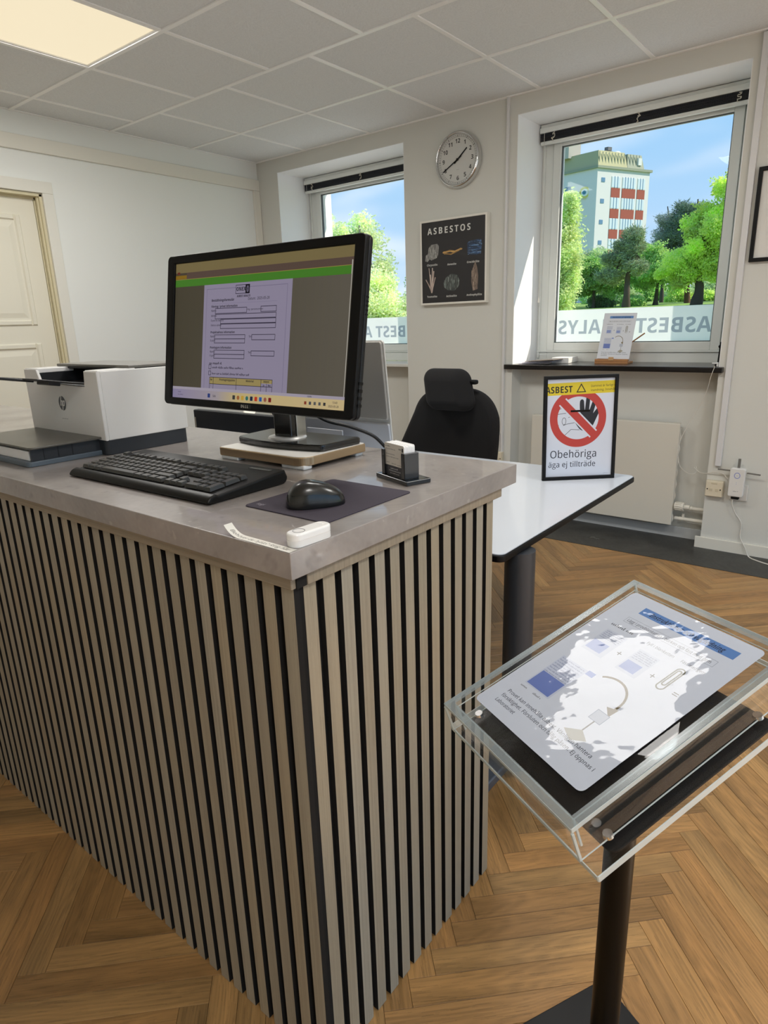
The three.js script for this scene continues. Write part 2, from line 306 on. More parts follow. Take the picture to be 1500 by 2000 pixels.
// back wall with the windows, niches under the sills
{
  const wall = struct('wall_back'), zb = ZB - 0.6, g = [];
  const xs = [XL - 0.2, ...WIN.flat(), XR + 0.2];
  for (let i = 0; i < xs.length; i += 2) obj('pier', muv(span(xs[i], xs[i + 1], -0.2, YC + 0.05, zb, ZB)), M.wall, wall);
  for (const [a, b] of WIN) {
    obj('lintel', muv(span(a, b, 2.433, YC + 0.05, zb, ZB)), M.wall, wall); obj('spandrel', muv(span(a, b, -0.2, 0.982, zb, ZB - 0.125)), M.wall, wall);
    obj('reveal', [span(a, a + 0.003, 1.0125, 2.433, zb, ZB), span(b - 0.003, b, 1.0125, 2.433, zb, ZB), span(a, b, 2.43, 2.433, zb, ZB)], M.reveal, wall);  // lining whiter than the wall, sky-lit brightness put into its colour
  }
  const t = struct('baseboard_back');
  obj('board', rb(XR + 0.18, 0.066, 0.014, 0.003, 1, (XR - 0.18) / 2, 0.033, ZB + 0.006), M.trim, t);
  obj('board', rb(0.86, 0.066, 0.014, 0.003, 1, -1.782, 0.033, ZB + 0.006), M.trim, t);
  obj('board', rb(1.214, 0.066, 0.014, 0.003, 1, -0.76, 0.033, ZB - 0.12), std(0xb9bcbd, 0.6), t);
}
{
  const w = struct('wall_front'); obj('plaster', muv(span(XL - 0.2, XR + 0.2, 0, YC + 0.05, ZF, ZF + 0.2)), M.wallCool, w);
  const q = struct('wall_right');
  obj('plaster', muv(merge([span(XR, XR + 0.3, 0, YC + 0.05, ZB - 0.6, -2.7), span(XR, XR + 0.3, 0, YC + 0.05, 2.0, ZF + 0.2), span(XR, XR + 0.3, 0, 0.05, -2.7, 2.0), span(XR, XR + 0.3, 2.25, YC + 0.05, -2.7, 2.0)])), M.wallCool, q);
}
// the windows: fixed frame, sash, pane, printed frosted band
function letters(word, from, wide) {
  return canvasTex(1024, 256, (g, W, H) => {
    g.fillStyle = '#f6fafc'; g.fillRect(0, 0, W, H);
    g.save(); g.font = 'bold 100px sans-serif'; const m = g.measureText(word).width;
    g.translate(W * from, H * 0.735); g.scale((W * wide) / m, 1.5); g.fillStyle = '#a9b3c0'; g.lineWidth = 1; g.fillText(word, 0, 0); g.restore();
  });
}
const filmMats = [[-0.014, 1.06], [0.006, 0.985]].map(([s, w]) => phy(0xffffff, 0.9, 0, { map: letters('ASBEST ANALYS', s, w), transmission: 0.75, thickness: 0, side: THREE.DoubleSide }));
WIN.forEach(([a, b], n) => {
  const w = struct('window_' + (n + 1)), z = -3.62, cx = (a + b) / 2;
  const ring = (x0, x1, y0, y1, t, zf, d, tb = t) => [rb(t, y1 - y0, d, 0.004, 2, x0 + t / 2, (y0 + y1) / 2, zf - d / 2), rb(t, y1 - y0, d, 0.004, 2, x1 - t / 2, (y0 + y1) / 2, zf - d / 2), rb(x1 - x0 - 2 * t, t, d, 0.004, 2, cx, y1 - t / 2, zf - d / 2), rb(x1 - x0 - 2 * t, tb, d, 0.004, 2, cx, y0 + tb / 2, zf - d / 2)];
  obj('frame', ring(a, b, 1.005, 2.43, 0.077, z - 0.006, 0.1, 0.073), M.frame, w);
  obj('frame_bead', [rb(0.012, 1.38, 0.012, 0.003, 1, a + 0.02, 1.72, z - 0.001), rb(0.012, 1.38, 0.012, 0.003, 1, b - 0.02, 1.72, z - 0.001), rb(b - a - 0.02, 0.01, 0.014, 0.003, 1, cx, 1.076, z + 0.0)], M.frame, w);
  obj('sash', ring(a + 0.079, b - 0.079, 1.081, 2.352, 0.05, z + 0.004, 0.06), M.frame, w);
  obj('gasket', ring(a + 0.1295, b - 0.1295, 1.131, 2.302, 0.005, z - 0.006, 0.02), M.gasket, w);
  obj('pane', span(a + 0.131, b - 0.131, 1.133, 2.3, z - 0.0342, z - 0.034), M.tripleGlass, w);
  const fw = b - a - 0.262, fl = obj('window_film', new THREE.PlaneGeometry(fw, 0.205).rotateY(PI), filmMats[n], w, [cx, 1.133 + 0.1, z - 0.0315]);
  obj('sill', n === 1 ? rb(1.28, 0.03, 0.37, 0.004, 2, -0.77, 0.9975, -3.435) : rb(b - a - 0.002, 0.022, 0.35, 0.004, 2, cx, 0.9935, -3.455), n === 1 ? phy(0x17120f, 0.3, 0, { clearcoat: 0.3 }) : M.wall, w);
});
{ // unseen side window, added to bring cool daylight onto the counter side
  const w = struct('window_3');
  const s = ringShape(4.7, 2.2, 0.07);
  obj('frame', ext(s, 0.07, 0.004).rotateY(PI / 2).translate(XR + 0.14, 1.15, -0.35), M.frame, w);
  for (const z of [-1.1, 0.4]) obj('mullion', rb(0.07, 2.07, 0.06, 0.004, 1, XR + 0.175, 1.15, z), M.frame, w);
  for (const [z0, z1] of [[-2.62, -1.13], [-1.07, 0.37], [0.43, 1.92]]) obj('pane', span(XR + 0.174, XR + 0.1745, 0.12, 2.18, z0, z1), M.glass, w);
}
// venetian blinds pulled up to the heads
WIN.forEach(([a, b], n) => {
  const label = ['dark venetian blind pulled up at the head of the left window, behind the monitor', 'dark venetian blind pulled up at the head of the window with the tower view'][n];
  const t = thing('venetian_blind', label, 'blind', [(a + b) / 2, 2.315, -3.578], 0, 'venetian blinds at the window heads'), W = b - a - 0.02;
  obj('head_rail', [rb(W, 0.03, 0.04, 0.003, 2, 0, 0.078, 0), rb(W, 0.018, 0.03, 0.003, 2, 0, 0.103, -0.008)], M.frame, t);
  for (let i = 0; i < 9; i++) obj('slat', rb(W - 0.004, 0.0028, 0.026, 0.001, 1, 0, 0.0225 + i * 0.0046, (i % 3) * 0.0012), std(0x2c2e36, 0.4), t);
  obj('bottom_rail', rb(W - 0.004, 0.019, 0.026, 0.006, 2, 0, 0.0095, 0), M.frame, t);
  const r = rng(5 + n);
  for (const x of [-W / 2 + 0.09, 0.0, W / 2 - 0.09]) {
    const pts = []; for (let i = 0; i < 16; i++) pts.push([x + (r() - 0.5) * 0.022, 0.016 + 0.046 * (i / 15) + (r() - 0.5) * 0.012, 0.017 + r() * 0.008]);
    obj('ladder_cord', tube(pts, 0.0022, 80, 6), std(0xcfcabd, 0.8), t);
  }
  obj('pull_cord', [tube([[-W / 2 + 0.03, 0.07, 0.018], [-W / 2 + 0.031, 0.02, 0.02], [-W / 2 + 0.03, -0.5, 0.02], [-W / 2 + 0.028, -0.9, 0.02]], 0.0012, 24, 5), cyl(0.003, 0.0045, 0.03, 10, -W / 2 + 0.028, -0.91, 0.02)], M.cableWhite, t);
});
// ---------------------------------------------------------------- reception counter
const TOP = 0.996;
{
  const t = thing('reception_desk', 'reception counter clad in grey oak slats with a concrete-look top', 'reception desk', [0, 0, 0]);
  obj('countertop', muv(rb(2.812, 0.04, 0.654, 0.0016, 2, -1.394, TOP - 0.02, -0.315)), M.counter, t);
  const H = 0.936, r = rng(3), geos = [];
  for (let i = 0; i < 6; i++) {
    const g = bx(0.0252, H, 0.011), p = g.attributes.position, uv = g.attributes.uv, ox = r(), oy = r();
    for (let k = 0; k < p.count; k++) uv.setXY(k, p.getX(k) + ox, p.getY(k) + oy); geos.push(g);
  }
  const tones = [[1, 1, 1], [0.93, 0.9, 0.86], [0.97, 0.95, 0.92], [0.9, 0.88, 0.86], [1, 0.94, 0.86]].map((c) => { const m = M.slat.clone(); m.color.setRGB(c[0] * 0.78, c[1] * 0.78, c[2] * 0.78); return m; });
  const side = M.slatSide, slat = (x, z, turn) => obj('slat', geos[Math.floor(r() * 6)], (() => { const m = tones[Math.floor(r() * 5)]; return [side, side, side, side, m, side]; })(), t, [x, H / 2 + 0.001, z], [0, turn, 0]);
  for (let k = 0; k < 69; k++) slat(-0.0126 - 0.04 * k, -0.0055, 0);
  for (let k = 0; k < 14; k++) slat(-0.0055, -0.0315 - 0.04 * k, PI / 2);
  obj('felt_backing', span(-2.79, -0.0002, 0.004, H, -0.0178, -0.0112), M.felt, t);
  obj('felt_backing', span(-0.0175, -0.0112, 0.004, H, -0.568, -0.0182), M.felt, t);
  const strip = std(0xffffff, 0.55, 0, { map: slatTex }); strip.color.setRGB(0.66, 0.6, 0.55);
  obj('top_strip', muv(rb(2.79, 0.019, 0.026, 0.0015, 1, -1.393, 0.9465, -0.0075), 0.3, 0, true), strip, t);
  obj('top_strip', muv(rb(0.026, 0.019, 0.566, 0.0015, 1, -0.0065, 0.9465, -0.306), 0.1, 0.2), strip, t);
  obj('corner_block', span(-0.003, 0.0045, 0.937, 0.956, -0.0225, -0.003), M.slatSide, t);
  const mdf = std(0x26221e, 0.8);
  obj('front_panel', span(-2.78, -0.018, 0, 0.955, -0.038, -0.018), mdf, t);
  obj('side_panel', span(-0.038, -0.018, 0, 0.955, -0.56, -0.038), mdf, t);
  obj('side_panel', span(-2.78, -2.76, 0, 0.955, -0.56, -0.038), mdf, t);
  obj('shelf', span(-2.76, -0.038, 0.48, 0.5, -0.5, -0.038), mdf, t);
}

// ---------------------------------------------------------------- monitor on a riser
{
  const t = thing('monitor_riser', 'silver and bronze slab with white feet raising the computer monitor', 'monitor riser', [-0.472, TOP, -0.4625]);
  const s = new THREE.Shape(), w = 0.14, d = 0.1025, c = 0.03; s.moveTo(-w + c * 0.3, -d); s.lineTo(w - c, -d); s.quadraticCurveTo(w - 0.004, -d + 0.002, w, -d + c); s.lineTo(w, d - c * 0.3); s.quadraticCurveTo(w, d, w - c * 0.3, d); s.lineTo(-w + c * 0.3, d); s.quadraticCurveTo(-w, d, -w, d - c * 0.3); s.lineTo(-w, -d + c * 0.3); s.quadraticCurveTo(-w, -d, -w + c * 0.3, -d);
  obj('slab', ext(s, 0.019, 0.0025, 3).rotateX(-PI / 2).translate(0, 0.008, 0), std(0xb8a284, 0.3, 0.85), t);
  { const q = s.getPoints(8).map((p) => new THREE.Vector2(p.x * 0.985, p.y * 0.98)); obj('top_plate', ext(new THREE.Shape(q), 0.0012, 0.0004, 1).rotateX(-PI / 2).translate(0, 0.0265, 0), std(0xe2e0da, 0.4, 0.5), t); }
  for (const [x, z, a] of [[-0.105, 0.088, 0.06], [0.1, 0.085, 0.07], [-0.105, -0.088, 0.06], [0.108, -0.085, 0.05]]) obj('foot', rb(a, 0.01, 0.026, 0.004, 2, x, 0.0045, z), std(0xdfe4e6, 0.35), t);
}
{
  const screenTex = canvasTex(1600, 900, (g, W, H) => {
    const grd = (a, b) => { const q = g.createLinearGradient(0, 0, W, 0); q.addColorStop(0, a); q.addColorStop(1, b); return q; };
    g.fillStyle = '#4a453a'; g.fillRect(0, 0, W, H);
    g.fillStyle = '#7d6f4a'; g.fillRect(0, 0, W, 62); g.fillStyle = '#5b4a41'; g.fillRect(0, 62, W, 46); g.fillStyle = '#4d4438'; g.fillRect(0, 62, 120, 40);
    g.fillStyle = '#8a6a1e'; g.fillRect(0, 78, 120, 24); g.fillStyle = '#6a2b20'; g.fillRect(20, 56, 26, 16);
    g.fillStyle = '#9a8a45'; g.fillRect(0, 104, W - 16, 4); g.fillStyle = '#477f2a'; g.fillRect(0, 107, W - 16, 46); g.fillStyle = '#b5b0a6'; g.fillRect(W - 22, 78, 8, 745);
    g.fillStyle = grd('#4a4436', '#635d52'); g.fillRect(0, 153, W - 20, 690);
    const X0 = 312, X1 = 1130, PW = X1 - X0; g.fillStyle = '#948ca2'; g.fillRect(X0, 153, PW, 680);
    g.strokeStyle = '#776f88'; g.lineWidth = 3; g.strokeRect(X0 + 30, 182, PW - 70, 700);
    const T = (s, x, y, px, b) => { g.fillStyle = '#15111d'; g.font = (b ? 'bold ' : '') + px + 'px sans-serif'; g.fillText(s, x, y); };
    const bxs = (x, y, w, h) => { g.strokeStyle = '#221d2e'; g.lineWidth = 3; g.strokeRect(x, y, w, h); };
    bxs(628, 168, 92, 52); T('ONEX', 632, 204, 33, true); g.fillStyle = '#15111b'; g.fillRect(720, 166, 38, 56); g.fillStyle = '#8d86a0'; g.beginPath(); g.ellipse(739, 194, 11, 20, 0, 0, 7); g.fill(); g.strokeStyle = '#15111b'; g.lineWidth = 2; for (let i = 2; i < 9; i += 3) { g.beginPath(); g.ellipse(739, 194, i, i * 2, 0, 0, 7); g.stroke(); }
    T('ASBEST ANALYS', 640, 242, 17, true); T('Beställningsformulär', 392, 262, 22, true); T('Datum:  2025-05-28', 745, 262, 22);
    g.strokeStyle = '#7d7590'; g.lineWidth = 1.5; g.beginPath(); g.moveTo(392, 276); g.lineTo(1005, 276); g.stroke();
    T('Företag / privat information', 392, 300, 19, true); T('Namn:', 392, 326, 18); bxs(434, 306, 304, 32); T('Org. /personnummer:', 742, 324, 15); bxs(868, 304, 136, 32);
    T('Adress:', 392, 358, 18); bxs(434, 344, 570, 28); T('E-post för faktura:', 392, 388, 16); bxs(490, 376, 514, 27); T('Faktura adress:', 392, 418, 16); bxs(490, 406, 514, 28);
    T('Projektadress information', 392, 464, 19, true); T('Namn:', 392, 490, 18); bxs(434, 474, 298, 26); T('Tel:', 768, 492, 18); bxs(796, 474, 208, 32); T('E-post:', 392, 516, 18); bxs(434, 500, 298, 26);
    T('Provtagare information', 392, 562, 19, true); T('Namn:', 392, 588, 18); bxs(434, 572, 298, 26); T('Tel:', 768, 590, 18); bxs(796, 574, 208, 30); T('E-post:', 392, 614, 18); bxs(434, 598, 298, 26);
    scrib(g, 392, 648, 120, 15, '#15111d'); bxs(388, 668, 22, 26); scrib(g, 422, 676, 300, 13, '#2a2536'); bxs(388, 708, 22, 26); scrib(g, 422, 716, 360, 13, '#2a2536');
    g.fillStyle = '#a08f5c'; g.fillRect(400, 748, 600, 44); g.fillStyle = '#948ca2'; g.fillRect(902, 772, 98, 20); T('Nr', 408, 770, 17, true); T('Provtagningsplats', 500, 768, 18, true); T('Material', 760, 768, 18, true); T('Asbest', 922, 766, 16, true); T('Ja', 918, 789, 16, true); T('Nej', 962, 789, 16, true); bxs(400, 748, 600, 90); g.beginPath(); for (const x of [438, 668, 900]) { g.moveTo(x, 748); g.lineTo(x, 838); } g.moveTo(950, 772); g.lineTo(950, 838); g.moveTo(400, 792); g.lineTo(1000, 792); g.stroke(); T('1', 412, 812, 16);
    g.fillStyle = '#a8a0ae'; g.fillRect(0, 822, W, 26); g.fillStyle = '#bda777'; g.fillRect(0, 842, W, 58);
    const q = g.createLinearGradient(0, 0, W, 0); q.addColorStop(0, '#8f86a6'); q.addColorStop(0.3, '#a59b9f'); q.addColorStop(0.42, '#c7b27f'); q.addColorStop(1, '#cfb98a'); g.fillStyle = q; g.fillRect(0, 840, W, 60);
    const ic = ['#2b3d7a', '#3a3a3a', '#a2643a', '#c9a13c', '#2e6f6a', '#1f2a44', '#c23b22', '#3567b5', '#9a5a4a', '#7a1f1f']; ic.forEach((c, i) => { g.fillStyle = c; const x = i ? 596 + 42 * i : 386; g.beginPath(); g.roundRect(x, 857, 25, 27, i === 2 || i === 4 || i === 8 ? 12 : 4); g.fill(); });
    T('L', 897, 878, 22, true); T('⌕ Sök', 424, 878, 20); scrib(g, 62, 852, 36, 9, '#5c5470'); scrib(g, 62, 872, 60, 8, '#5c5470'); for (let i = 0; i < 5; i++) { g.fillStyle = ['#8a3b2a', '#4a4a55', '#5a5a5a', '#5a5a5a', '#3a3a3a'][i]; g.fillRect(1280 + i * 38, 862, 18, 18); }
    T('13:40', 1500, 864, 16); T('2025-05-28', 1470, 886, 16); T('100%', 1300, 838, 15);
  });
  const t = thing('computer_monitor', 'black widescreen computer monitor on a tilting stand showing an order form', 'monitor', [-0.488, 1.0237, -0.485]);
  { // stand base: straight sides, bowed front
    const s = new THREE.Shape(); s.moveTo(-0.135, -0.065); s.lineTo(0.14, -0.07); s.quadraticCurveTo(0.15, -0.07, 0.15, -0.06); s.lineTo(0.142, 0.045); s.quadraticCurveTo(0.14, 0.056, 0.128, 0.058); s.quadraticCurveTo(0.0, 0.098, -0.122, 0.062); s.quadraticCurveTo(-0.132, 0.058, -0.134, 0.048); s.lineTo(-0.145, -0.055); s.quadraticCurveTo(-0.145, -0.065, -0.135, -0.065);
    const g = ext(s, 0.015, 0.004, 3).rotateX(PI / 2).translate(0, 0.015, 0);
    obj('stand_base', g, M.blackGloss, t);
  }
  obj('ring', cyl(0.043, 0.0455, 0.004, 48, -0.006, 0.0168, 0.014), std(0xd9d9d6, 0.35, 0.4), t);
  obj('neck', [rb(0.056, 0.17, 0.03, 0.004, 2, -0.006, 0.1, 0.014), rb(0.03, 0.16, 0.03, 0.004, 2, -0.006, 0.12, -0.01)], M.blackGloss, t);
  obj('neck_side', rb(0.004, 0.16, 0.03, 0.0015, 1, 0.0235, 0.095, -0.003), M.steel, t);
  const p = new THREE.Group(); p.name = 'display'; p.position.set(0, 0.2578, 0.098); p.rotation.order = 'YXZ'; p.rotation.set(-0.17, 0.024, -0.01); t.add(p);
  const s = rrect(0.597, 0.342, 0.012, 0, 0.001); s.holes.push(ringShape(0.581, 0.343, 0.018).holes[0]);
  obj('bezel', ext(s, 0.012, 0.003, 3).translate(0, 0, -0.006), phy(0x070708, 0.45, 0, { specularIntensity: 0.5 }), p);
  obj('back_shell', [ext(rrect(0.599, 0.344, 0.013, 0, 0.001), 0.011, 0.003, 3).translate(0, 0, -0.0165), ext(rrect(0.44, 0.25, 0.03), 0.034, 0.014, 3).translate(0, 0, -0.049)], phy(0x0a0b0e, 0.4, 0, { specularIntensity: 0.7 }), p);
  obj('screen', unitUV(new THREE.PlaneGeometry(0.5455, 0.3075), 0.5455, 0.3075), phy(0x050505, 0.35, 0, { emissive: 0xffffff, emissiveMap: screenTex, emissiveIntensity: 0.75, specularIntensity: 0.3 }), p, [0, 0, 0.0005]);
  const logo = canvasTex(256, 80, (g, W, H) => { g.fillStyle = '#0c0c0d'; g.fillRect(0, 0, W, H); g.fillStyle = '#d2cdc2'; g.font = 'bold 62px sans-serif'; g.fillText('D', 8, 62); g.save(); g.translate(78, 40); g.rotate(-0.6); g.fillText('E', -20, 22); g.restore(); g.fillText('L', 112, 62); g.fillText('L', 156, 62); });
  obj('brand_mark', new THREE.PlaneGeometry(0.034, 0.0106), std(0xffffff, 0.4, 0, { map: logo }), p, [-0.004, -0.1615, 0.0063]);
  for (let i = 0; i < 4; i++) obj('button', rb(0.003, 0.006, 0.012, 0.001, 1, 0.2995, -0.1 - i * 0.014, -0.009), M.black, p);
  obj('side_vent', [0, 1, 2, 3, 4].map((i) => bx(0.0012, 0.003, 0.007, 0.2998, 0.06 - i * 0.008, -0.011)), M.felt, p);
}
tag(obj('monitor_cable', [tube([[-0.455, 1.11, -0.49], [-0.425, 1.075, -0.53], [-0.385, 1.055, -0.575], [-0.35, 1.03, -0.615], [-0.335, 1.0, -0.641], [-0.334, 0.994, -0.652]], 0.0042, 48), tube([[-0.535, 1.11, -0.475], [-0.57, 1.088, -0.5], [-0.575, 1.06, -0.53], [-0.555, 1.045, -0.545], [-0.51, 1.05, -0.515]], 0.004, 40), cyl(0.009, 0.009, 0.03, 14).rotateZ(1.1).translate(-0.565, 1.063, -0.53)], M.cableBlack), 'black cables hanging behind the monitor stand and over the counter edge', 'cable');

// ---------------------------------------------------------------- keyboard
{
  const t = thing('keyboard', 'full-size black computer keyboard with a bowed palm edge', 'keyboard', [-0.515, TOP, -0.165], 0.02);
  const W = 0.468, z1 = 0.092, z0 = -0.1;
  const pf = new THREE.Shape(); // profile in (depth, height)
  pf.moveTo(-z1 + 0.006, 0.001); pf.lineTo(-z0 - 0.01, 0.001); pf.quadraticCurveTo(-z0, 0.004, -z0, 0.014); pf.lineTo(-z0 - 0.006, 0.027); pf.lineTo(-z0 - 0.03, 0.026); pf.lineTo(-0.068, 0.0145); pf.lineTo(-0.075, 0.0165); pf.quadraticCurveTo(-0.088, 0.0145, -z1, 0.006); pf.quadraticCurveTo(-z1 - 0.001, 0.002, -z1 + 0.006, 0.001);
  const g = ext(pf, W - 0.004, 0.004, 3).rotateY(-PI / 2).translate(W / 2 - 0.002, 0, 0); g.scale(1, 1, -1);
  { const ix = g.index ? g.toNonIndexed() : g, p = ix.attributes.position; for (let i = 0; i < p.count; i += 3) { const a = [p.getX(i), p.getY(i), p.getZ(i)]; p.setXYZ(i, p.getX(i + 1), p.getY(i + 1), p.getZ(i + 1)); p.setXYZ(i + 1, ...a); } ix.computeVertexNormals(); obj('case', ix, phy(0x0d0d0c, 0.4, 0, { specularIntensity: 0.6 }), t); }
  const keyMat = std(0x363634, 0.25), geo = new Map(), slope = 0.082;
  const key = (u, d = 1) => { const k = u + '_' + d; if (!geo.has(k)) {
    const w = 0.019 * u - 0.0022, dd = 0.019 * d * 0.94 - 0.0022, top = 0.0022, h = 0.0065, q = new THREE.BoxGeometry(w, h, dd), p = q.attributes.position;
    for (let i = 0; i < p.count; i++) if (p.getY(i) > 0) { p.setX(i, p.getX(i) - Math.sign(p.getX(i)) * top); p.setZ(i, p.getZ(i) - Math.sign(p.getZ(i)) * top * 0.9 - 0.0006); }
    const f = q.toNonIndexed(); f.computeVertexNormals(); geo.set(k, f); } return geo.get(k); };
  const put = (x, row, u, d = 1) => { const z = 0.058 - row * 0.01786 - (d - 1) * 0.0089, y = 0.0165 + (0.058 - z) * slope + 0.0035; obj('key', key(u, d), keyMat, t, [-W / 2 + 0.012 + (x + u / 2) * 0.019, y, z], [slope, 0, 0]); };
  const row = (r, list, x = 0) => { for (const u of list) { if (u < 0) { x -= u; continue; } put(x, r, u); x += u; } };
  row(0, [1.25, 1.25, 1.25, 6.25, 1.25, 1.25, 1.25, 1.25, -0.3, 1, 1, 1]); row(1, [1.25, ...Array(11).fill(1), 2.75, -1.3, 1]); row(2, [1.75, ...Array(12).fill(1), 1.25]); row(3, [1.5, ...Array(12).fill(1), 1.5, -0.3, 1, 1, 1]); row(4, [...Array(13).fill(1), 2, -0.3, 1, 1, 1]);
  row(5.35, [1, -1, 1, 1, 1, 1, -0.5, 1, 1, 1, 1, -0.5, 1, 1, 1, 1, -0.3, 1, 1, 1]);
  row(0, [2, 1], 18.6); row(1, [1, 1, 1], 18.6); row(2, [1, 1, 1], 18.6); row(3, [1, 1, 1], 18.6); row(4, [1, 1, 1, 1], 18.6); put(21.6, 0, 1, 2); put(21.6, 2, 1, 2);
  obj('light_strip', rb(0.06, 0.001, 0.01, 0.0004, 1, 0.18, 0.0262, -0.078), std(0x0d0d0d, 0.2), t, [0, 0, 0]);
}

// ---------------------------------------------------------------- mouse pad, mouse, ring button, paper strip, card holder
{
  const padTex = canvasTex(512, 590, (g, W, H) => { g.fillStyle = '#3a3440'; g.fillRect(0, 0, W, H); const r = rng(8); for (let i = 0; i < 9000; i++) { g.fillStyle = r() > 0.5 ? 'rgba(255,255,255,0.03)' : 'rgba(0,0,0,0.06)'; g.fillRect(r() * W, r() * H, 2, 2); } g.save(); g.translate(34, 548); g.fillStyle = '#a39fa8'; g.font = '30px sans-serif'; g.fillText('logi', 0, 0); g.restore(); });
  const t = tag(obj('mouse_pad', unitUV(ext(rrect(0.192, 0.224, 0.009), 0.002, 0.0005, 1), 0.192, 0.224).rotateX(-PI / 2), std(0xffffff, 0.85, 0, { map: padTex }), scene, [-0.1335, TOP, -0.2235]), 'dark purple-grey fabric mouse pad with small print, under the mouse', 'mouse pad');
}
{
  const t = thing('computer_mouse', 'glossy black wireless computer mouse lying on the dark pad', 'mouse', [-0.125, TOP + 0.0021, -0.18], -0.62);
  const prof = (a, b) => { // a 0..1 round, b 0..1 up
    const th = a * 2 * PI, ph = b * PI / 2, e = 0.78, c = Math.cos(ph), ce = Math.pow(c, 0.62);
    let x = 0.031 * ce * Math.sign(Math.cos(th)) * Math.pow(Math.abs(Math.cos(th)), e), z = 0.05 * ce * Math.sign(Math.sin(th)) * Math.pow(Math.abs(Math.sin(th)), e);
    const k = z / 0.05; x *= 0.95 + 0.07 * k; let y = 0.0425 * Math.pow(Math.sin(ph), 0.9) * (1 - 0.34 * sstep(0.35, -1.1, k) - 0.1 * sstep(0.4, 1.1, k));
    return [x, y, z];
  };
  const shell = (a0, a1, b0, b1, lift) => { const g = new ParametricGeometry((u, v, o) => { const [x, y, z] = prof(a0 + (a1 - a0) * u, b0 + (b1 - b0) * v); o.set(x * lift, y + 0.001 + (lift - 1) * 0.02, z * lift); }, 64, 20); g.computeVertexNormals(); return g; };
  const mm = (c, r) => phy(c, r, 0, { clearcoat: 0.35, clearcoatRoughness: 0.1, side: THREE.DoubleSide });
  obj('body', [shell(0, 1, 0, 1, 1), cyl(0.0275, 0.0275, 0.001, 24, 0, 0.0008, 0).scale(1, 1, 1.7)], mm(0x0b0c0d, 0.25), t);
  obj('top_shell', shell(0, 1, 0.34, 1, 1.005), mm(0x141616, 0.3), t);
  obj('scroll_wheel', new THREE.TorusGeometry(0.008, 0.0032, 8, 24).rotateY(PI / 2).translate(0, 0.0195, -0.026), M.blackMatte, t);
  const lg = canvasTex(128, 48, (g, W, H) => { g.fillStyle = '#141616'; g.fillRect(0, 0, W, H); g.fillStyle = '#8f918f'; g.font = 'bold 34px sans-serif'; g.fillText('DELL', 14, 36); });
  obj('brand_mark', new THREE.PlaneGeometry(0.015, 0.0055).rotateX(-PI / 2), std(0xffffff, 0.4, 0, { map: lg }), t, [0, 0.0425, 0.016], [0.3, 0.0, 0]);
}
{
  const t = thing('ring_button', 'white rounded wireless bell button on the counter corner', 'doorbell button', [-0.003, TOP, -0.04], -0.06);
  obj('base', ext(rrect(0.0264, 0.0714, 0.0118), 0.0125, 0.0008, 2).rotateX(-PI / 2), M.white, t);
  obj('cover', ext(rrect(0.027, 0.072, 0.0122), 0.0125, 0.0032, 4).rotateX(-PI / 2).translate(0, 0.0074, 0), M.whiteGloss, t);
  obj('push_ring', new THREE.TorusGeometry(0.0085, 0.0004, 6, 40).rotateX(PI / 2).translate(0, 0.02, 0.018), std(0x77797a, 0.5), t);
  const lg = canvasTex(128, 48, (g, W, H) => { g.fillStyle = '#f0f0ee'; g.fillRect(0, 0, W, H); g.fillStyle = '#8a8c8e'; g.font = '30px sans-serif'; scrib(g, 26, 24, 76, 16, '#8a8c8e'); });
  obj('small_print', new THREE.PlaneGeometry(0.012, 0.0045).rotateX(-PI / 2), std(0xffffff, 0.4, 0, { map: lg }), t, [0, 0.02, -0.024]);
}
{
  const tt = canvasTex(1024, 128, (g, W, H) => { g.fillStyle = '#dedcd4'; g.fillRect(0, 0, W, H); g.fillStyle = '#33332f'; g.font = 'italic 74px sans-serif'; g.fillText('Behöver du hjälp? Ring här', 70, 88, 890); });
  const L = 0.145, D = 0.015, g = new THREE.PlaneGeometry(L, D, 40, 2).rotateX(-PI / 2), p = g.attributes.position;
  for (let i = 0; i < p.count; i++) { const s = p.getX(i) / L + 0.5, c = Math.max(0, 0.26 - s); p.setY(i, 0.0005 + c * c * 0.22); p.setX(i, p.getX(i) + c * c * 0.09); }
  g.computeVertexNormals();
  tag(obj('paper_strip', g, std(0xffffff, 0.7, 0, { map: tt, side: THREE.DoubleSide }), scene, [-0.062, TOP, 0.003], [0, -0.02, 0]), 'printed white paper strip stuck along the counter edge, one end curling', 'paper label');
}
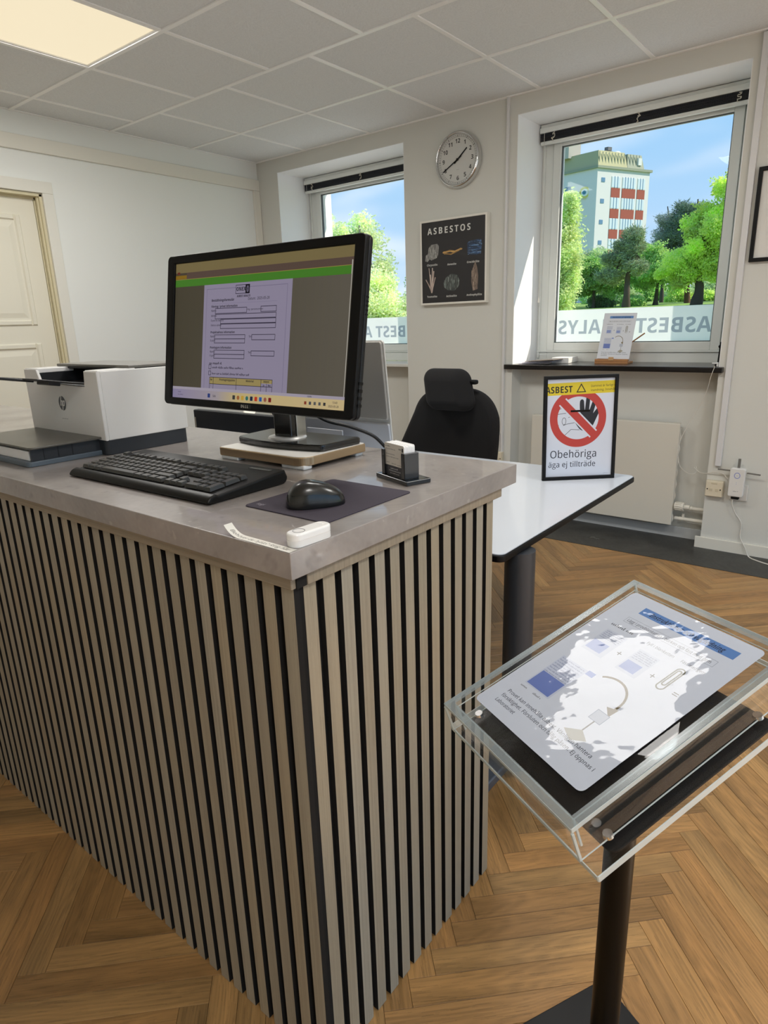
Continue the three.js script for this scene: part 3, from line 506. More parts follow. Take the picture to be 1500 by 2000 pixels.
{
  const t = thing('card_holder', 'small black desk stand holding upright business cards', 'card holder', [-0.1115, TOP, -0.408], -0.345);
  obj('base', rb(0.108, 0.009, 0.056, 0.002, 2, 0, 0.0045, 0), M.blackGloss, t);
  const wl = M.blackGloss;
  obj('side_wall', rb(0.006, 0.05, 0.033, 0.0015, 1, 0.0375, 0.0338, 0.006), wl, t); obj('side_wall', rb(0.006, 0.05, 0.033, 0.0015, 1, -0.0375, 0.0338, 0.006), wl, t);
  obj('back_wall', rb(0.07, 0.05, 0.003, 0.001, 1, 0, 0.0338, -0.009), wl, t);
  obj('front_lip', [rb(0.011, 0.05, 0.003, 0.001, 1, 0.0345, 0.0338, 0.0212), rb(0.011, 0.05, 0.003, 0.001, 1, -0.0345, 0.0338, 0.0212)], wl, t);
  const ct = canvasTex(512, 420, (g, W, H) => {
    g.fillStyle = '#d8d2c8'; g.fillRect(0, 0, W, H); g.fillStyle = '#3b3b40'; g.fillRect(0, 292, W, 128); for (const [x, y, w, h, c] of [[24, 34, 130, 16, '#555'], [24, 70, 270, 13, '#666'], [40, 136, 230, 14, '#666'], [40, 172, 320, 14, '#666'], [50, 250, 70, 12, '#666'], [180, 256, 120, 12, '#666'], [330, 262, 120, 12, '#666'], [150, 318, 190, 18, '#e2e2e2'], [110, 350, 300, 16, '#dcdcdc'], [140, 382, 240, 16, '#dcdcdc']]) scrib(g, x, y, w, h, c);
    g.fillStyle = '#222'; g.fillRect(456, 36, 34, 48); g.font = 'bold 26px sans-serif'; g.fillText('ONEX', 372, 66);
  });
  const r = rng(77);
  for (let k = 0; k < 11; k++) {
    const c = obj('business_card', unitUV(ext(rrect(0.0675, 0.062, 0.004), 0.0022, 0.0004, 1, 3), 0.0675, 0.062), k === 0 ? [std(0xffffff, 0.5, 0, { map: ct }), M.paper] : M.paper, scene, null, null);
    const lz = 0.0165 - k * 0.00225, ly = 0.041 + (r() - 0.5) * 0.0012; const q = new THREE.Vector3(0, ly, lz).applyAxisAngle(new THREE.Vector3(0, 1, 0), -0.345);
    c.position.set(-0.1115 + q.x, TOP + q.y, -0.408 + q.z); c.rotation.y = -0.345;
    tag(c, k ? 'plain white edge of a business card stacked behind the printed front card' : 'front business card with printed lines and a dark band, in the holder', 'business card', 'cards in the small black holder');
  }
}
// ---------------------------------------------------------------- printer
{
  const t = thing('printer', 'white laser printer with dark base, paper tray and raised output flap', 'printer', [-1.075, TOP, -0.356]);
  const dark = std(0x2b3036, 0.45), dk2 = std(0x15181c, 0.5), body = phy(0xe6e6e4, 0.35, 0, {}), HW = 0.19, zf = 0.119, zb = -0.119;
  obj('base', ext(rrect(0.376, 0.236, 0.014), 0.038, 0.002, 2).rotateX(-PI / 2), dark, t);
  // white shell: front with the output notch, sides, back
  const f = new THREE.Shape(); f.moveTo(-HW, 0.037); f.lineTo(HW, 0.037); f.lineTo(HW, 0.203); f.lineTo(HW - 0.06, 0.203); f.lineTo(HW - 0.066, 0.166); f.lineTo(-HW + 0.085, 0.172); f.lineTo(-HW + 0.07, 0.203); f.lineTo(-HW, 0.203); f.closePath();
  obj('front_shell', ext(f, 0.008, 0.0022, 2).translate(0, 0, zf - 0.008), body, t);
  obj('side_shell', rb(0.008, 0.166, 0.2285, 0.0022, 2, HW - 0.004, 0.12, -0.0045), body, t); obj('side_shell', rb(0.008, 0.166, 0.2285, 0.0022, 2, -HW + 0.004, 0.12, -0.0045), body, t);
  obj('back_shell', rb(0.364, 0.166, 0.008, 0.002, 1, 0, 0.12, zb + 0.005), body, t);
  obj('corner_post', [rb(0.03, 0.164, 0.03, 0.002, 1, HW - 0.0165, 0.1195, zf - 0.0165), rb(0.03, 0.164, 0.03, 0.002, 1, -HW + 0.0165, 0.1195, zf - 0.0165)], body, t);
  obj('side_bevel', [rb(0.06, 0.012, 0.1, 0.002, 1, HW - 0.031, 0.199, 0.065), rb(0.07, 0.012, 0.1, 0.002, 1, -HW + 0.036, 0.199, 0.065)], body, t);
  obj('output_well', [rb(0.26, 0.004, 0.2, 0.001, 1, 0.005, 0.165, 0.012), rb(0.26, 0.05, 0.006, 0.001, 1, 0.005, 0.185, -0.04), rb(0.004, 0.036, 0.15, 0.001, 1, 0.128, 0.184, 0.035), rb(0.004, 0.036, 0.15, 0.001, 1, -0.122, 0.184, 0.035)], dk2, t);
  obj('top_lid', rb(0.366, 0.008, 0.15, 0.003, 2, 0.004, 0.2085, -0.042), std(0x77756e, 0.4), t);
  obj('lid_edge', rb(0.364, 0.004, 0.148, 0.001, 1, 0.004, 0.2028, -0.042), dk2, t);
  // output flap, rising towards the front
  const fl = obj('output_flap', [rb(0.2, 0.004, 0.12, 0.0015, 1, 0, 0, 0.06), rb(0.12, 0.006, 0.11, 0.0015, 1, -0.03, -0.003, 0.15), rb(0.06, 0.01, 0.03, 0.002, 1, 0.05, -0.005, 0.07), rb(0.05, 0.01, 0.02, 0.003, 1, -0.03, -0.006, 0.19)], std(0x1d1c1b, 0.4), t, [0.02, 0.171, 0.108], [-0.17, 0, 0]);
  // paper tray with a lid
  obj('tray_bottom', ext(rrect(0.33, 0.19, 0.012), 0.012, 0.002, 2).rotateX(-PI / 2).translate(-0.005, 0, 0.2), std(0x5e6b76, 0.4), t);
  obj('tray_side', [rb(0.004, 0.03, 0.17, 0.001, 1, 0.152, 0.026, 0.2), rb(0.004, 0.03, 0.17, 0.001, 1, -0.162, 0.026, 0.2)], std(0x33363a, 0.35), t);
  for (let i = 0; i < 3; i++) obj('tray_rib', rb(0.001, 0.026, 0.002, 0.0004, 1, 0.1545, 0.026, 0.255 - i * 0.034), dk2, t);
  obj('tray_lid', ext(rrect(0.345, 0.185, 0.014), 0.005, 0.0015, 2).rotateX(-PI / 2).translate(-0.003, 0.0405, 0.198), std(0x56544d, 0.32), t);
  const st = tag(obj('paper_stack', ext(rrect(0.29, 0.165, 0.001), 0.022, 0.0005, 1).rotateX(-PI / 2), M.paper, scene, [-1.08, TOP + 0.0125, -0.155]), 'white printer paper lying in the printer tray', 'paper');
  const lg = canvasTex(256, 256, (g, W, H) => {
    g.fillStyle = '#e6e6e4'; g.fillRect(0, 0, W, H); g.fillStyle = '#3d4247'; g.beginPath(); g.arc(128, 128, 116, 0, 7); g.fill();
    g.fillStyle = '#e6e6e4'; g.save(); g.transform(1, 0, -0.34, 1, 44, 0);
    g.fillRect(62, 10, 24, 160); g.fillRect(62, 82, 62, 20); g.fillRect(106, 88, 24, 82); g.fillRect(138, 82, 24, 164); g.fillRect(138, 82, 62, 20); g.fillRect(138, 150, 62, 20); g.fillRect(180, 88, 24, 76); g.restore();
  });
  obj('brand_badge', new THREE.CircleGeometry(0.0205, 40), std(0xffffff, 0.4, 0, { map: lg }), t, [0.0, 0.12, zf + 0.0006]);
  const tl = canvasTex(256, 32, (g, W, H) => { g.fillStyle = '#e6e6e4'; g.fillRect(0, 0, W, H); scrib(g, 4, 8, 248, 18, '#55585c'); });
  obj('small_print', new THREE.PlaneGeometry(0.032, 0.004), std(0xffffff, 0.4, 0, { map: tl }), t, [0.003, 0.081, zf + 0.0006]);
}

// ---------------------------------------------------------------- work table behind the counter and what stands on it
const TY = 0.72;
{
  const t = thing('work_table', 'white work table with black edge on grey column legs behind the counter', 'table', [-1.1, 0, -1.315]);
  const s = rrect(2.0, 1.03, 0.025);
  obj('tabletop', ext(rrect(1.992, 1.022, 0.024), 0.004, 0.0015, 2).rotateX(-PI / 2).translate(0, TY - 0.004, 0), phy(0xc8ced6, 0.32, 0, { clearcoat: 0.2 }), t);
  obj('edge_band', ext(s, 0.019, 0.004, 3).rotateX(-PI / 2).translate(0, TY - 0.0225, 0), M.black, t);
  for (const sx of [1, -1]) {
    const g = std(0x3f4349, 0.35, 0.15), f = std(0x6c7480, 0.3, 0.5);
    const leg = obj('leg', cyl(0.041, 0.041, TY - 0.05, 40, sx * 0.985 - sx * 0.001, TY / 2, 0.385), g, t);
    obj('foot', rb(0.075, 0.032, 0.7, 0.006, 2, sx * 0.935, 0.016, 0.18), f, t);
    obj('bracket', rb(0.06, 0.025, 0.7, 0.004, 1, sx * 0.93, TY - 0.035, 0.1), M.black, t);
  }
}
{ // all-in-one computer seen from behind
  const t = thing('desktop_computer', 'silver all-in-one computer seen from behind, right of the monitor', 'computer', [-1.04, TY, -1.2]);
  const alu = std(0x9d9b96, 0.42, 0.55), alu2 = std(0xb9bcc2, 0.4, 0.55);
  const p = new THREE.Group(); p.name = 'display'; p.position.set(0, 0.32, 0); p.rotation.x = 0.1; t.add(p);
  obj('rim', ext(rrect(0.56, 0.39, 0.014), 0.006, 0.001, 2), std(0xd2d2ce, 0.35, 0.4), p, [0, 0.0, -0.008]);
  obj('upper_back', ext(rrect(0.553, 0.27, 0.012, 0, 0.058), 0.012, 0.005, 3), alu, p, [0, 0, -0.0025]);
  obj('lower_back', ext(rrect(0.553, 0.108, 0.008, 0, -0.136), 0.014, 0.005, 3).rotateX(0.05), alu2, p, [0, -0.006, -0.0025]);  // same aluminium, painted paler for the reflection of the white table
  obj('stand', [rb(0.18, 0.2, 0.006, 0.002, 1, 0, 0.1, 0.03), rb(0.18, 0.006, 0.17, 0.002, 1, 0, 0.004, 0.0)], alu2, t);
}
{ // dark low display between printer and monitor
  const t = thing('second_monitor', 'dark navy back of a low second monitor between printer and black monitor', 'monitor', [-1.46, TY, -1.1]);
  obj('back_shell', [ext(rrect(0.56, 0.2, 0.006, 0, 0.142), 0.03, 0.004, 2).translate(0, 0, -0.03)], M.navy, t);
  obj('side_label', rb(0.006, 0.06, 0.004, 0.001, 1, -0.27, 0.18, 0.001), std(0x8a8272, 0.5), t);
  obj('stand', [rb(0.06, 0.16, 0.03, 0.004, 1, 0, 0.08, -0.04), rb(0.22, 0.008, 0.16, 0.003, 1, 0, 0.004, -0.05)], M.black, t);
}
{ // framed prohibition sign
  const art = canvasTex(1000, 1410, (g, W, H) => {
    g.fillStyle = '#ccd2de'; g.fillRect(0, 0, W, H);
    const cx = 470, cy = 560, R = 418;
    g.lineWidth = 3; g.strokeStyle = '#23262e'; // thin drawing of a head and shoulder
    g.lineWidth = 6; g.beginPath(); g.moveTo(170, 640); g.bezierCurveTo(120, 560, 130, 430, 230, 415); g.bezierCurveTo(300, 405, 345, 440, 340, 500); g.lineTo(352, 540); g.lineTo(325, 548); g.stroke();
    g.beginPath(); g.moveTo(150, 500); g.lineTo(330, 480); g.stroke(); g.beginPath(); g.ellipse(262, 600, 28, 50, 0, 0, 7); g.stroke(); g.beginPath(); g.moveTo(250, 660); g.lineTo(310, 640); g.lineTo(420, 625); g.stroke(); g.beginPath(); g.moveTo(270, 810); g.lineTo(370, 720); g.lineTo(500, 730); g.stroke(); g.beginPath(); g.moveTo(150, 600); g.quadraticCurveTo(160, 650, 185, 660); g.stroke();
    g.fillStyle = '#12141c'; // hand
    g.beginPath(); g.moveTo(520, 610); g.bezierCurveTo(500, 500, 480, 380, 492, 320); g.bezierCurveTo(505, 285, 545, 290, 550, 330); g.lineTo(566, 470); g.lineTo(582, 280); g.bezierCurveTo(588, 240, 640, 240, 640, 285); g.lineTo(628, 470); g.lineTo(680, 320); g.bezierCurveTo(695, 280, 742, 295, 732, 340); g.lineTo(690, 500); g.lineTo(770, 400); g.bezierCurveTo(795, 375, 825, 395, 808, 430); g.bezierCurveTo(760, 520, 730, 600, 690, 680); g.bezierCurveTo(650, 760, 560, 770, 500, 720); g.bezierCurveTo(450, 670, 420, 600, 370, 555); g.bezierCurveTo(350, 520, 390, 500, 420, 520); g.closePath(); g.fill();
    g.strokeStyle = '#b5382f'; g.lineWidth = 112; g.beginPath(); g.arc(cx, cy, R - 56, 0, 7); g.stroke();
    g.strokeStyle = '#ccd2de'; g.lineWidth = 150; g.beginPath(); g.moveTo(cx - 236, cy - 236); g.lineTo(cx + 236, cy + 236); g.stroke(); g.strokeStyle = '#b5382f'; g.lineWidth = 108; g.beginPath(); g.moveTo(cx - 262, cy - 262); g.lineTo(cx + 262, cy + 262); g.stroke();
    g.fillStyle = '#d5c020'; g.beginPath(); g.moveTo(0, 62); g.lineTo(W, 40); g.lineTo(W, 212); g.lineTo(0, 232); g.fill();
    g.save(); g.rotate(-0.02); g.fillStyle = '#15150f'; g.font = 'bold 128px sans-serif'; g.fillText('ASBEST', -26, 200, 400); g.lineWidth = 13; g.strokeStyle = '#15150f'; g.beginPath(); g.moveTo(500, 92); g.lineTo(562, 200); g.lineTo(438, 200); g.closePath(); g.stroke(); g.font = '42px sans-serif'; g.fillText('Dammet är farligt vid', 640, 140, 400); g.fillText('inandning. Innehåll', 640, 198, 390); g.restore();
    g.fillStyle = '#191d2c'; g.font = '150px sans-serif'; g.fillText('Obehöriga', 62, 1130, 790); g.font = '112px sans-serif'; g.fillText('äga ej tillträde', 42, 1268, 820); scrib(g, 880, 1370, 70, 14, '#9aa0ac');
  });
  // its back leg rests on the table; it leans a little
  const t = thing('framed_sign', 'black framed no-entry sign with red ring and black hand, on the white table', 'sign', [-0.2575, TY + 0.0005, -1.668], 0.72);
  const p = new THREE.Group(); p.name = 'panel'; p.rotation.x = -0.05; t.add(p);
  const W = 0.266, H = 0.372, s = ringShape(W, H, 0.012, 0, H / 2);
  obj('frame', ext(s, 0.016, 0.002, 2).translate(0, 0, -0.008), M.black, p);
  obj('print', unitUV(new THREE.PlaneGeometry(W - 0.022, H - 0.022), W - 0.022, H - 0.022), phy(0xffffff, 0.5, 0, { map: art }), p, [0, H / 2, 0.001]);
  obj('backing', rb(W - 0.02, H - 0.02, 0.003, 0.001, 1, 0, H / 2, -0.005), std(0x5a4a3a, 0.8), p);
  obj('easel_back', rb(0.07, 0.26, 0.003, 0.001, 1, 0, 0.13, 0), M.black, t, [0, 0.001, -0.085], [0.29, 0, 0]);
}

// ---------------------------------------------------------------- office chair behind the table
{
  const t = thing('office_chair', 'black fabric office chair with a padded headrest behind the white table', 'office chair', [-1.03, 0, -2.12]);
  const fab = phy(0x0e0d0e, 0.95, 0, { sheen: 0.15, sheenRoughness: 0.6, sheenColor: new THREE.Color(0.2, 0.2, 0.22) }), pl = M.black;
  const s = new THREE.Shape(); s.moveTo(-0.23, 0.52); s.bezierCurveTo(-0.29, 0.55, -0.29, 0.66, -0.272, 0.71); s.lineTo(-0.18, 0.88); s.bezierCurveTo(-0.14, 0.975, -0.1, 0.985, 0.05, 0.995); s.bezierCurveTo(0.17, 1.005, 0.235, 0.965, 0.262, 0.87); s.bezierCurveTo(0.272, 0.8, 0.255, 0.64, 0.235, 0.56); s.bezierCurveTo(0.2, 0.5, -0.15, 0.49, -0.23, 0.52);
  const g = ext(s, 0.075, 0.03, 6, 24);
  obj('backrest', g.translate(0, 0, 0.085), fab, t);
  { const g = new RoundedBoxGeometry(0.232, 0.186, 0.11, 8, 0.05), p = g.attributes.position; for (let i = 0; i < p.count; i++) { const y = p.getY(i) / 0.093, x = p.getX(i) / 0.116; p.setX(i, p.getX(i) * (1 - 0.04 * y) - 0.016 * y); p.setZ(i, p.getZ(i) - 0.02 * x * x + 0.012 * (1 - y * y)); } g.computeVertexNormals(); obj('headrest', g.translate(0.047, 0.993, 0.195), fab, t); }
  obj('headrest_bar', [rb(0.06, 0.02, 0.03, 0.008, 3, 0.154, 1.028, 0.17), rb(0.03, 0.24, 0.02, 0.006, 2, 0.03, 0.94, 0.075)], pl, t);
  obj('seat', ext(rrect(0.48, 0.46, 0.1), 0.085, 0.035, 5).rotateX(-PI / 2).translate(0, 0.42, 0.33), fab, t);
  for (const x of [-0.28, 0.28]) obj('armrest', [rb(0.07, 0.03, 0.24, 0.013, 3, x, 0.64, 0.32), rb(0.03, 0.2, 0.05, 0.008, 2, x, 0.53, 0.32), rb(0.1, 0.02, 0.05, 0.006, 1, x * 0.85, 0.43, 0.32)], pl, t);
  obj('back_post', rb(0.06, 0.34, 0.025, 0.008, 2, 0, 0.55, 0.075), pl, t);
  obj('gas_column', [cyl(0.025, 0.025, 0.26, 20, 0, 0.29, 0.32), cyl(0.032, 0.034, 0.16, 20, 0, 0.2, 0.32), rb(0.2, 0.04, 0.2, 0.01, 2, 0, 0.405, 0.32)], pl, t);
  for (let i = 0; i < 5; i++) { const a = i * 2 * PI / 5 + 0.3, dx = Math.sin(a), dz = Math.cos(a); const L = obj('base_arm', rb(0.045, 0.03, 0.3, 0.01, 2, 0, 0, 0.15), pl, t, [0, 0.105, 0.32], [0.12, a, 0]); L.rotation.order = 'YXZ'; obj('caster', [cyl(0.028, 0.028, 0.02, 18).rotateZ(PI / 2).translate(-0.014, 0, 0), cyl(0.028, 0.028, 0.02, 18).rotateZ(PI / 2).translate(0.014, 0, 0), cyl(0.008, 0.008, 0.04, 8, 0, 0.03, 0)], pl, t, [dx * 0.29, 0.029, 0.32 + dz * 0.29], [0, a, 0]); }
}

// ---------------------------------------------------------------- on the back wall
{
  const face = canvasTex(1024, 1024, (g, W) => {
    g.fillStyle = '#cfcfca'; g.fillRect(0, 0, W, W); g.translate(512, 512); g.strokeStyle = '#222'; g.lineWidth = 3; g.beginPath(); g.arc(0, 0, 492, 0, 7); g.stroke(); g.beginPath(); g.arc(0, 0, 455, 0, 7); g.stroke();
    for (let i = 0; i < 60; i++) { g.save(); g.rotate(i * PI / 30); g.fillStyle = '#222'; const w = i % 5 ? 4 : 12; g.fillRect(-w / 2, -490, w, 36); g.restore(); }
    g.fillStyle = '#141414'; g.font = 'bold 118px sans-serif'; g.textAlign = 'center'; g.textBaseline = 'middle';
    for (let h = 1; h <= 12; h++) { const a = h * PI / 6; g.fillText(String(h), 372 * Math.sin(a), -372 * Math.cos(a)); }
    scrib(g, -28, 190, 56, 14, '#777');
  });
  const t = thing('wall_clock', 'round chrome wall clock showing twenty to two, above the mineral poster', 'clock', [-1.762, 2.256, ZB]);
  const R = 0.162, pr = [[0.0, 0.0], [R * 0.97, 0], [R, 0.006], [R * 1.005, 0.018], [R * 0.985, 0.033], [R * 0.95, 0.043], [R * 0.92, 0.046], [R * 0.895, 0.043], [R * 0.885, 0.036], [R * 0.885, 0.026]];
  obj('case', new THREE.LatheGeometry(pr.map((q) => new THREE.Vector2(...q)), 72).rotateX(PI / 2), M.chrome, t);
  obj('dial', new THREE.CircleGeometry(R * 0.886, 64), std(0xffffff, 0.6, 0, { map: face }), t, [0, 0, 0.0262]);
  const hand = (len, tail, w, z, ang) => obj('hand', ext((() => { const q = new THREE.Shape(); q.moveTo(-w, -tail); q.lineTo(w, -tail); q.lineTo(w * 0.8, len); q.lineTo(-w * 0.8, len); q.closePath(); return q; })(), 0.0016), M.blackMatte, t, [0, 0, z], [0, 0, -ang]);
  hand(0.088, 0.03, 0.0042, 0.0285, (1 + 40 / 60) * PI / 6); hand(0.122, 0.032, 0.0035, 0.031, 240.5 * PI / 180);
  obj('hub', cyl(0.0075, 0.0075, 0.006, 20).rotateX(PI / 2).translate(0, 0, 0.0315), M.blackMatte, t);
  obj('cover_glass', new THREE.CircleGeometry(R * 0.89, 48), M.glass, t, [0, 0, 0.038]);
}
{
  const art = canvasTex(940, 1000, (g, W, H) => {
    g.fillStyle = '#252324'; g.fillRect(0, 0, W, H); g.fillStyle = '#dcdcd6'; g.font = 'bold 108px sans-serif'; let x = 92; for (const c of 'ASBESTOS') { g.fillText(c, x, 152); x += g.measureText(c).width + 19; }
    const r = rng(31), cap = (s, cx, y) => { g.fillStyle = '#d4d4ce'; g.font = 'bold 34px sans-serif'; g.textAlign = 'center'; g.fillText(s, cx, y); g.textAlign = 'left'; };
    const fibre = (pts, col, n, jit, wd) => { for (let k = 0; k < n; k++) { g.strokeStyle = col[Math.floor(r() * col.length)]; g.lineWidth = wd * (0.4 + r()); g.beginPath(); pts.forEach(([a, b], i) => { const X = a + (r() - 0.5) * jit, Y = b + (r() - 0.5) * jit * 0.5; i ? g.lineTo(X, Y) : g.moveTo(X, Y); }); g.stroke(); } };
    const rock = (poly, fill, n, cols, vert) => { g.save(); g.beginPath(); poly.forEach(([a, b], i) => (i ? g.lineTo(a, b) : g.moveTo(a, b))); g.closePath(); g.fillStyle = fill; g.fill(); g.clip(); const xs = poly.map((q) => q[0]), ys = poly.map((q) => q[1]), x0 = Math.min(...xs), x1 = Math.max(...xs), y0 = Math.min(...ys), y1 = Math.max(...ys);
      for (let k = 0; k < n; k++) { g.strokeStyle = cols[Math.floor(r() * cols.length)]; g.lineWidth = 1 + 5 * r(); const a = x0 + r() * (x1 - x0), b = y0 + r() * (y1 - y0), l = 20 + 60 * r(); g.beginPath(); g.moveTo(a, b); vert ? g.lineTo(a + (r() - 0.5) * 14, b + l) : g.lineTo(a + l, b + (r() - 0.5) * 14); g.stroke(); } g.restore(); };
    rock([[52, 470], [60, 400], [95, 385], [110, 310], [150, 275], [240, 270], [265, 300], [255, 400], [235, 440], [150, 465], [120, 450], [90, 480]], '#8b8a86', 90, ['#d6d5cf', '#b9b8b2', '#4c4b49', '#33312f'], true); cap('Chrysotile', 160, 535);
    fibre([[335, 385], [420, 372], [500, 388], [600, 360]], ['#b98d4a', '#8d6a35', '#d0a866', '#6a4d26'], 36, 34, 7); fibre([[350, 400], [450, 412], [560, 380]], ['#8d6a35', '#c59d58'], 14, 24, 5); cap('Amosite', 460, 545);
    rock([[685, 300], [720, 280], [880, 270], [895, 330], [880, 440], [820, 450], [690, 440]], '#24364f', 110, ['#5a86b8', '#3b5f8f', '#1b2536', '#8fb2d6'], false); cap('Crocidolite', 770, 540);
    for (const [a, b, c] of [[160, 560, 30], [130, 640, -10], [185, 600, 40], [60, 700, -50], [205, 680, 50], [110, 560, 10], [165, 720, 15]]) fibre([[150, 870], [150 + (a - 150) * 0.4, 790], [a, b]], ['#c9b3a5', '#9c887c', '#e4d6cb'], 7, 12, 6); cap('Tremolite', 155, 930);
    rock([[330, 760], [370, 690], [450, 650], [540, 670], [575, 740], [560, 810], [500, 860], [400, 850], [340, 810]], '#454a47', 120, ['#7d8a84', '#5d6863', '#2b2f2d', '#a9b3ad'], true); cap('Actinolite', 455, 935);
    rock([[750, 640], [775, 590], [800, 520], [830, 600], [845, 700], [838, 860], [770, 875], [745, 760]], '#7b6a5e', 80, ['#a89482', '#594b42', '#c2ae9c', '#3f342d'], true); cap('Anthophyllite', 790, 935);
  });
  const t = thing('poster', 'black mineral poster titled ASBESTOS in a white frame below the clock', 'poster', [-1.797, 1.665, ZB]);
  const W = 0.507, H = 0.53, s = ringShape(W, H, 0.013);
  obj('frame', ext(s, 0.036, 0.002, 2).translate(0, 0, 0.0005), std(0xe9e6dc, 0.4), t);
  obj('print', unitUV(new THREE.PlaneGeometry(W - 0.024, H - 0.024), W - 0.024, H - 0.024), phy(0xffffff, 0.55, 0, { map: art }), t, [0, 0, 0.0335]);
}
{
  const art = canvasTex(512, 512, (g, W, H) => { g.fillStyle = '#cfc9b8'; g.fillRect(0, 0, W, H); g.strokeStyle = '#b09a4a'; g.lineWidth = 16; g.strokeRect(10, 10, W - 20, H - 20); });
  const t = thing('picture_frame', 'black framed picture with wide pale mat, cut by the right edge', 'picture', [0.19, 1.739, ZB]);
  const W = 0.52, H = 0.428, s = ringShape(W, H, 0.018);
  obj('frame', ext(s, 0.024, 0.002, 2), M.black, t);
  obj('mat', new THREE.PlaneGeometry(W - 0.03, H - 0.03), std(0xe4e2dc, 0.8), t, [0, 0, 0.01]);
  obj('print', new THREE.PlaneGeometry(0.36, 0.22), std(0xffffff, 0.6, 0, { map: art }), t, [0.0, 0.005, 0.0105]);
}
tag(obj('cable_channel', rb(0.03, 2.04, 0.02, 0.003, 1, -0.103, 1.503, ZB + 0.01), std(0xdcdcdc, 0.4)), 'white cable channel running down the wall beside the tower window', 'cable channel');
tag(obj('cable_channel', [rb(0.014, 2.11, 0.018, 0.002, 1, -1.425, 1.48, ZB + 0.009), cyl(0.004, 0.004, 0.12, 10, -1.443, 0.5, ZB + 0.006)], std(0xdcdcdc, 0.4)), 'thin white cable channel between poster and tower window', 'cable channel');
function socket(label, x, y, w) {
  const t = thing('wall_socket', label, 'socket', [x, y, ZB]);
  obj('box', rb(w, w * 1.02, 0.03, 0.004, 2, 0, 0, 0.015), M.beige, t);
  obj('cover', rb(w * 0.94, w * 0.95, 0.004, 0.0015, 1, 0, 0, 0.031), std(0xe2d8c0, 0.45), t);
  for (const sx of [-1, 1]) { obj('jack', rb(w * 0.17, w * 0.17, 0.004, 0.001, 1, sx * w * 0.17, -w * 0.06, 0.0325), std(0xcfc4aa, 0.5), t); obj('screw', cyl(0.0035, 0.0035, 0.003, 12).rotateX(PI / 2).translate(sx * w * 0.37, -w * 0.02, 0.0335), M.blackMatte, t); }
  obj('label_window', rb(w * 0.34, w * 0.1, 0.003, 0.001, 1, 0, w * 0.36, 0.0328), std(0xd3c8ae, 0.4), t);
}
socket('beige double data socket low on the wall, left of the white plug-in device', -0.106, 0.357, 0.088);
socket('beige socket at the foot of the thin cable channel, right of the chair', -1.455, 0.395, 0.085);
{
  const t = thing('wifi_extender', 'white plug-in network extender with three stub aerials by the data socket', 'network device', [0.005, 0.412, ZB]);
  const face = canvasTex(256, 512, (g, W, H) => { g.fillStyle = '#e3e2de'; g.fillRect(0, 0, W, H); g.strokeStyle = '#7c88c8'; g.lineWidth = 11; g.beginPath(); g.arc(128, 120, 50, 0, 7); g.stroke(); g.strokeStyle = '#c3c8de'; g.lineWidth = 4; g.beginPath(); g.arc(128, 120, 62, 0, 7); g.stroke(); scrib(g, 108, 112, 40, 16, '#9aa0b4'); g.fillStyle = '#8f9bdc'; g.fillRect(124, 250, 9, 9); g.fillRect(124, 282, 9, 9); scrib(g, 84, 410, 90, 18, '#777'); });
  obj('wall_plate', rb(0.088, 0.09, 0.012, 0.004, 2, 0.008, -0.064, 0.006), std(0xe4e2dc, 0.4), t);
  obj('plug', cyl(0.02, 0.02, 0.03, 20).rotateX(PI / 2).translate(0.0, -0.05, 0.025), M.white, t);
  obj('body', ext(rrect(0.074, 0.156, 0.012), 0.03, 0.005, 3).translate(0, 0, 0.032), M.white, t);
  obj('face_print', unitUV(new THREE.PlaneGeometry(0.066, 0.146), 0.066, 0.146), std(0xffffff, 0.4, 0, { map: face }), t, [0, 0, 0.0622]);
  obj('aerial', rb(0.013, 0.05, 0.008, 0.002, 1, 0.0, 0.103, 0.042), std(0x77756f, 0.5), t);
  obj('aerial', rb(0.065, 0.008, 0.006, 0.002, 1, -0.07, 0.058, 0.04), std(0x77756f, 0.5), t, null, [0, 0, -0.02]); obj('aerial', rb(0.065, 0.008, 0.006, 0.002, 1, 0.07, 0.056, 0.04), std(0x77756f, 0.5), t, null, [0, 0, -0.06]);
  obj('plug_head', rb(0.04, 0.016, 0.022, 0.006, 2, 0.0, -0.086, 0.046), M.black, t);
}
tag(obj('white_cable', tube([[-0.004, 0.325, ZB + 0.046], [-0.006, 0.29, ZB + 0.045], [0.01, 0.24, ZB + 0.03], [0.045, 0.18, ZB + 0.016], [0.05, 0.1, ZB + 0.018], [0.08, 0.05, ZB + 0.03], [0.105, 0.006, ZB + 0.04], [0.15, 0.0045, ZB + 0.08], [0.25, 0.0045, ZB + 0.12], [0.5, 0.0045, ZB + 0.14]], 0.0035, 80), M.cableWhite), 'white power cable dropping from the network extender to the dark floor edge', 'cable');
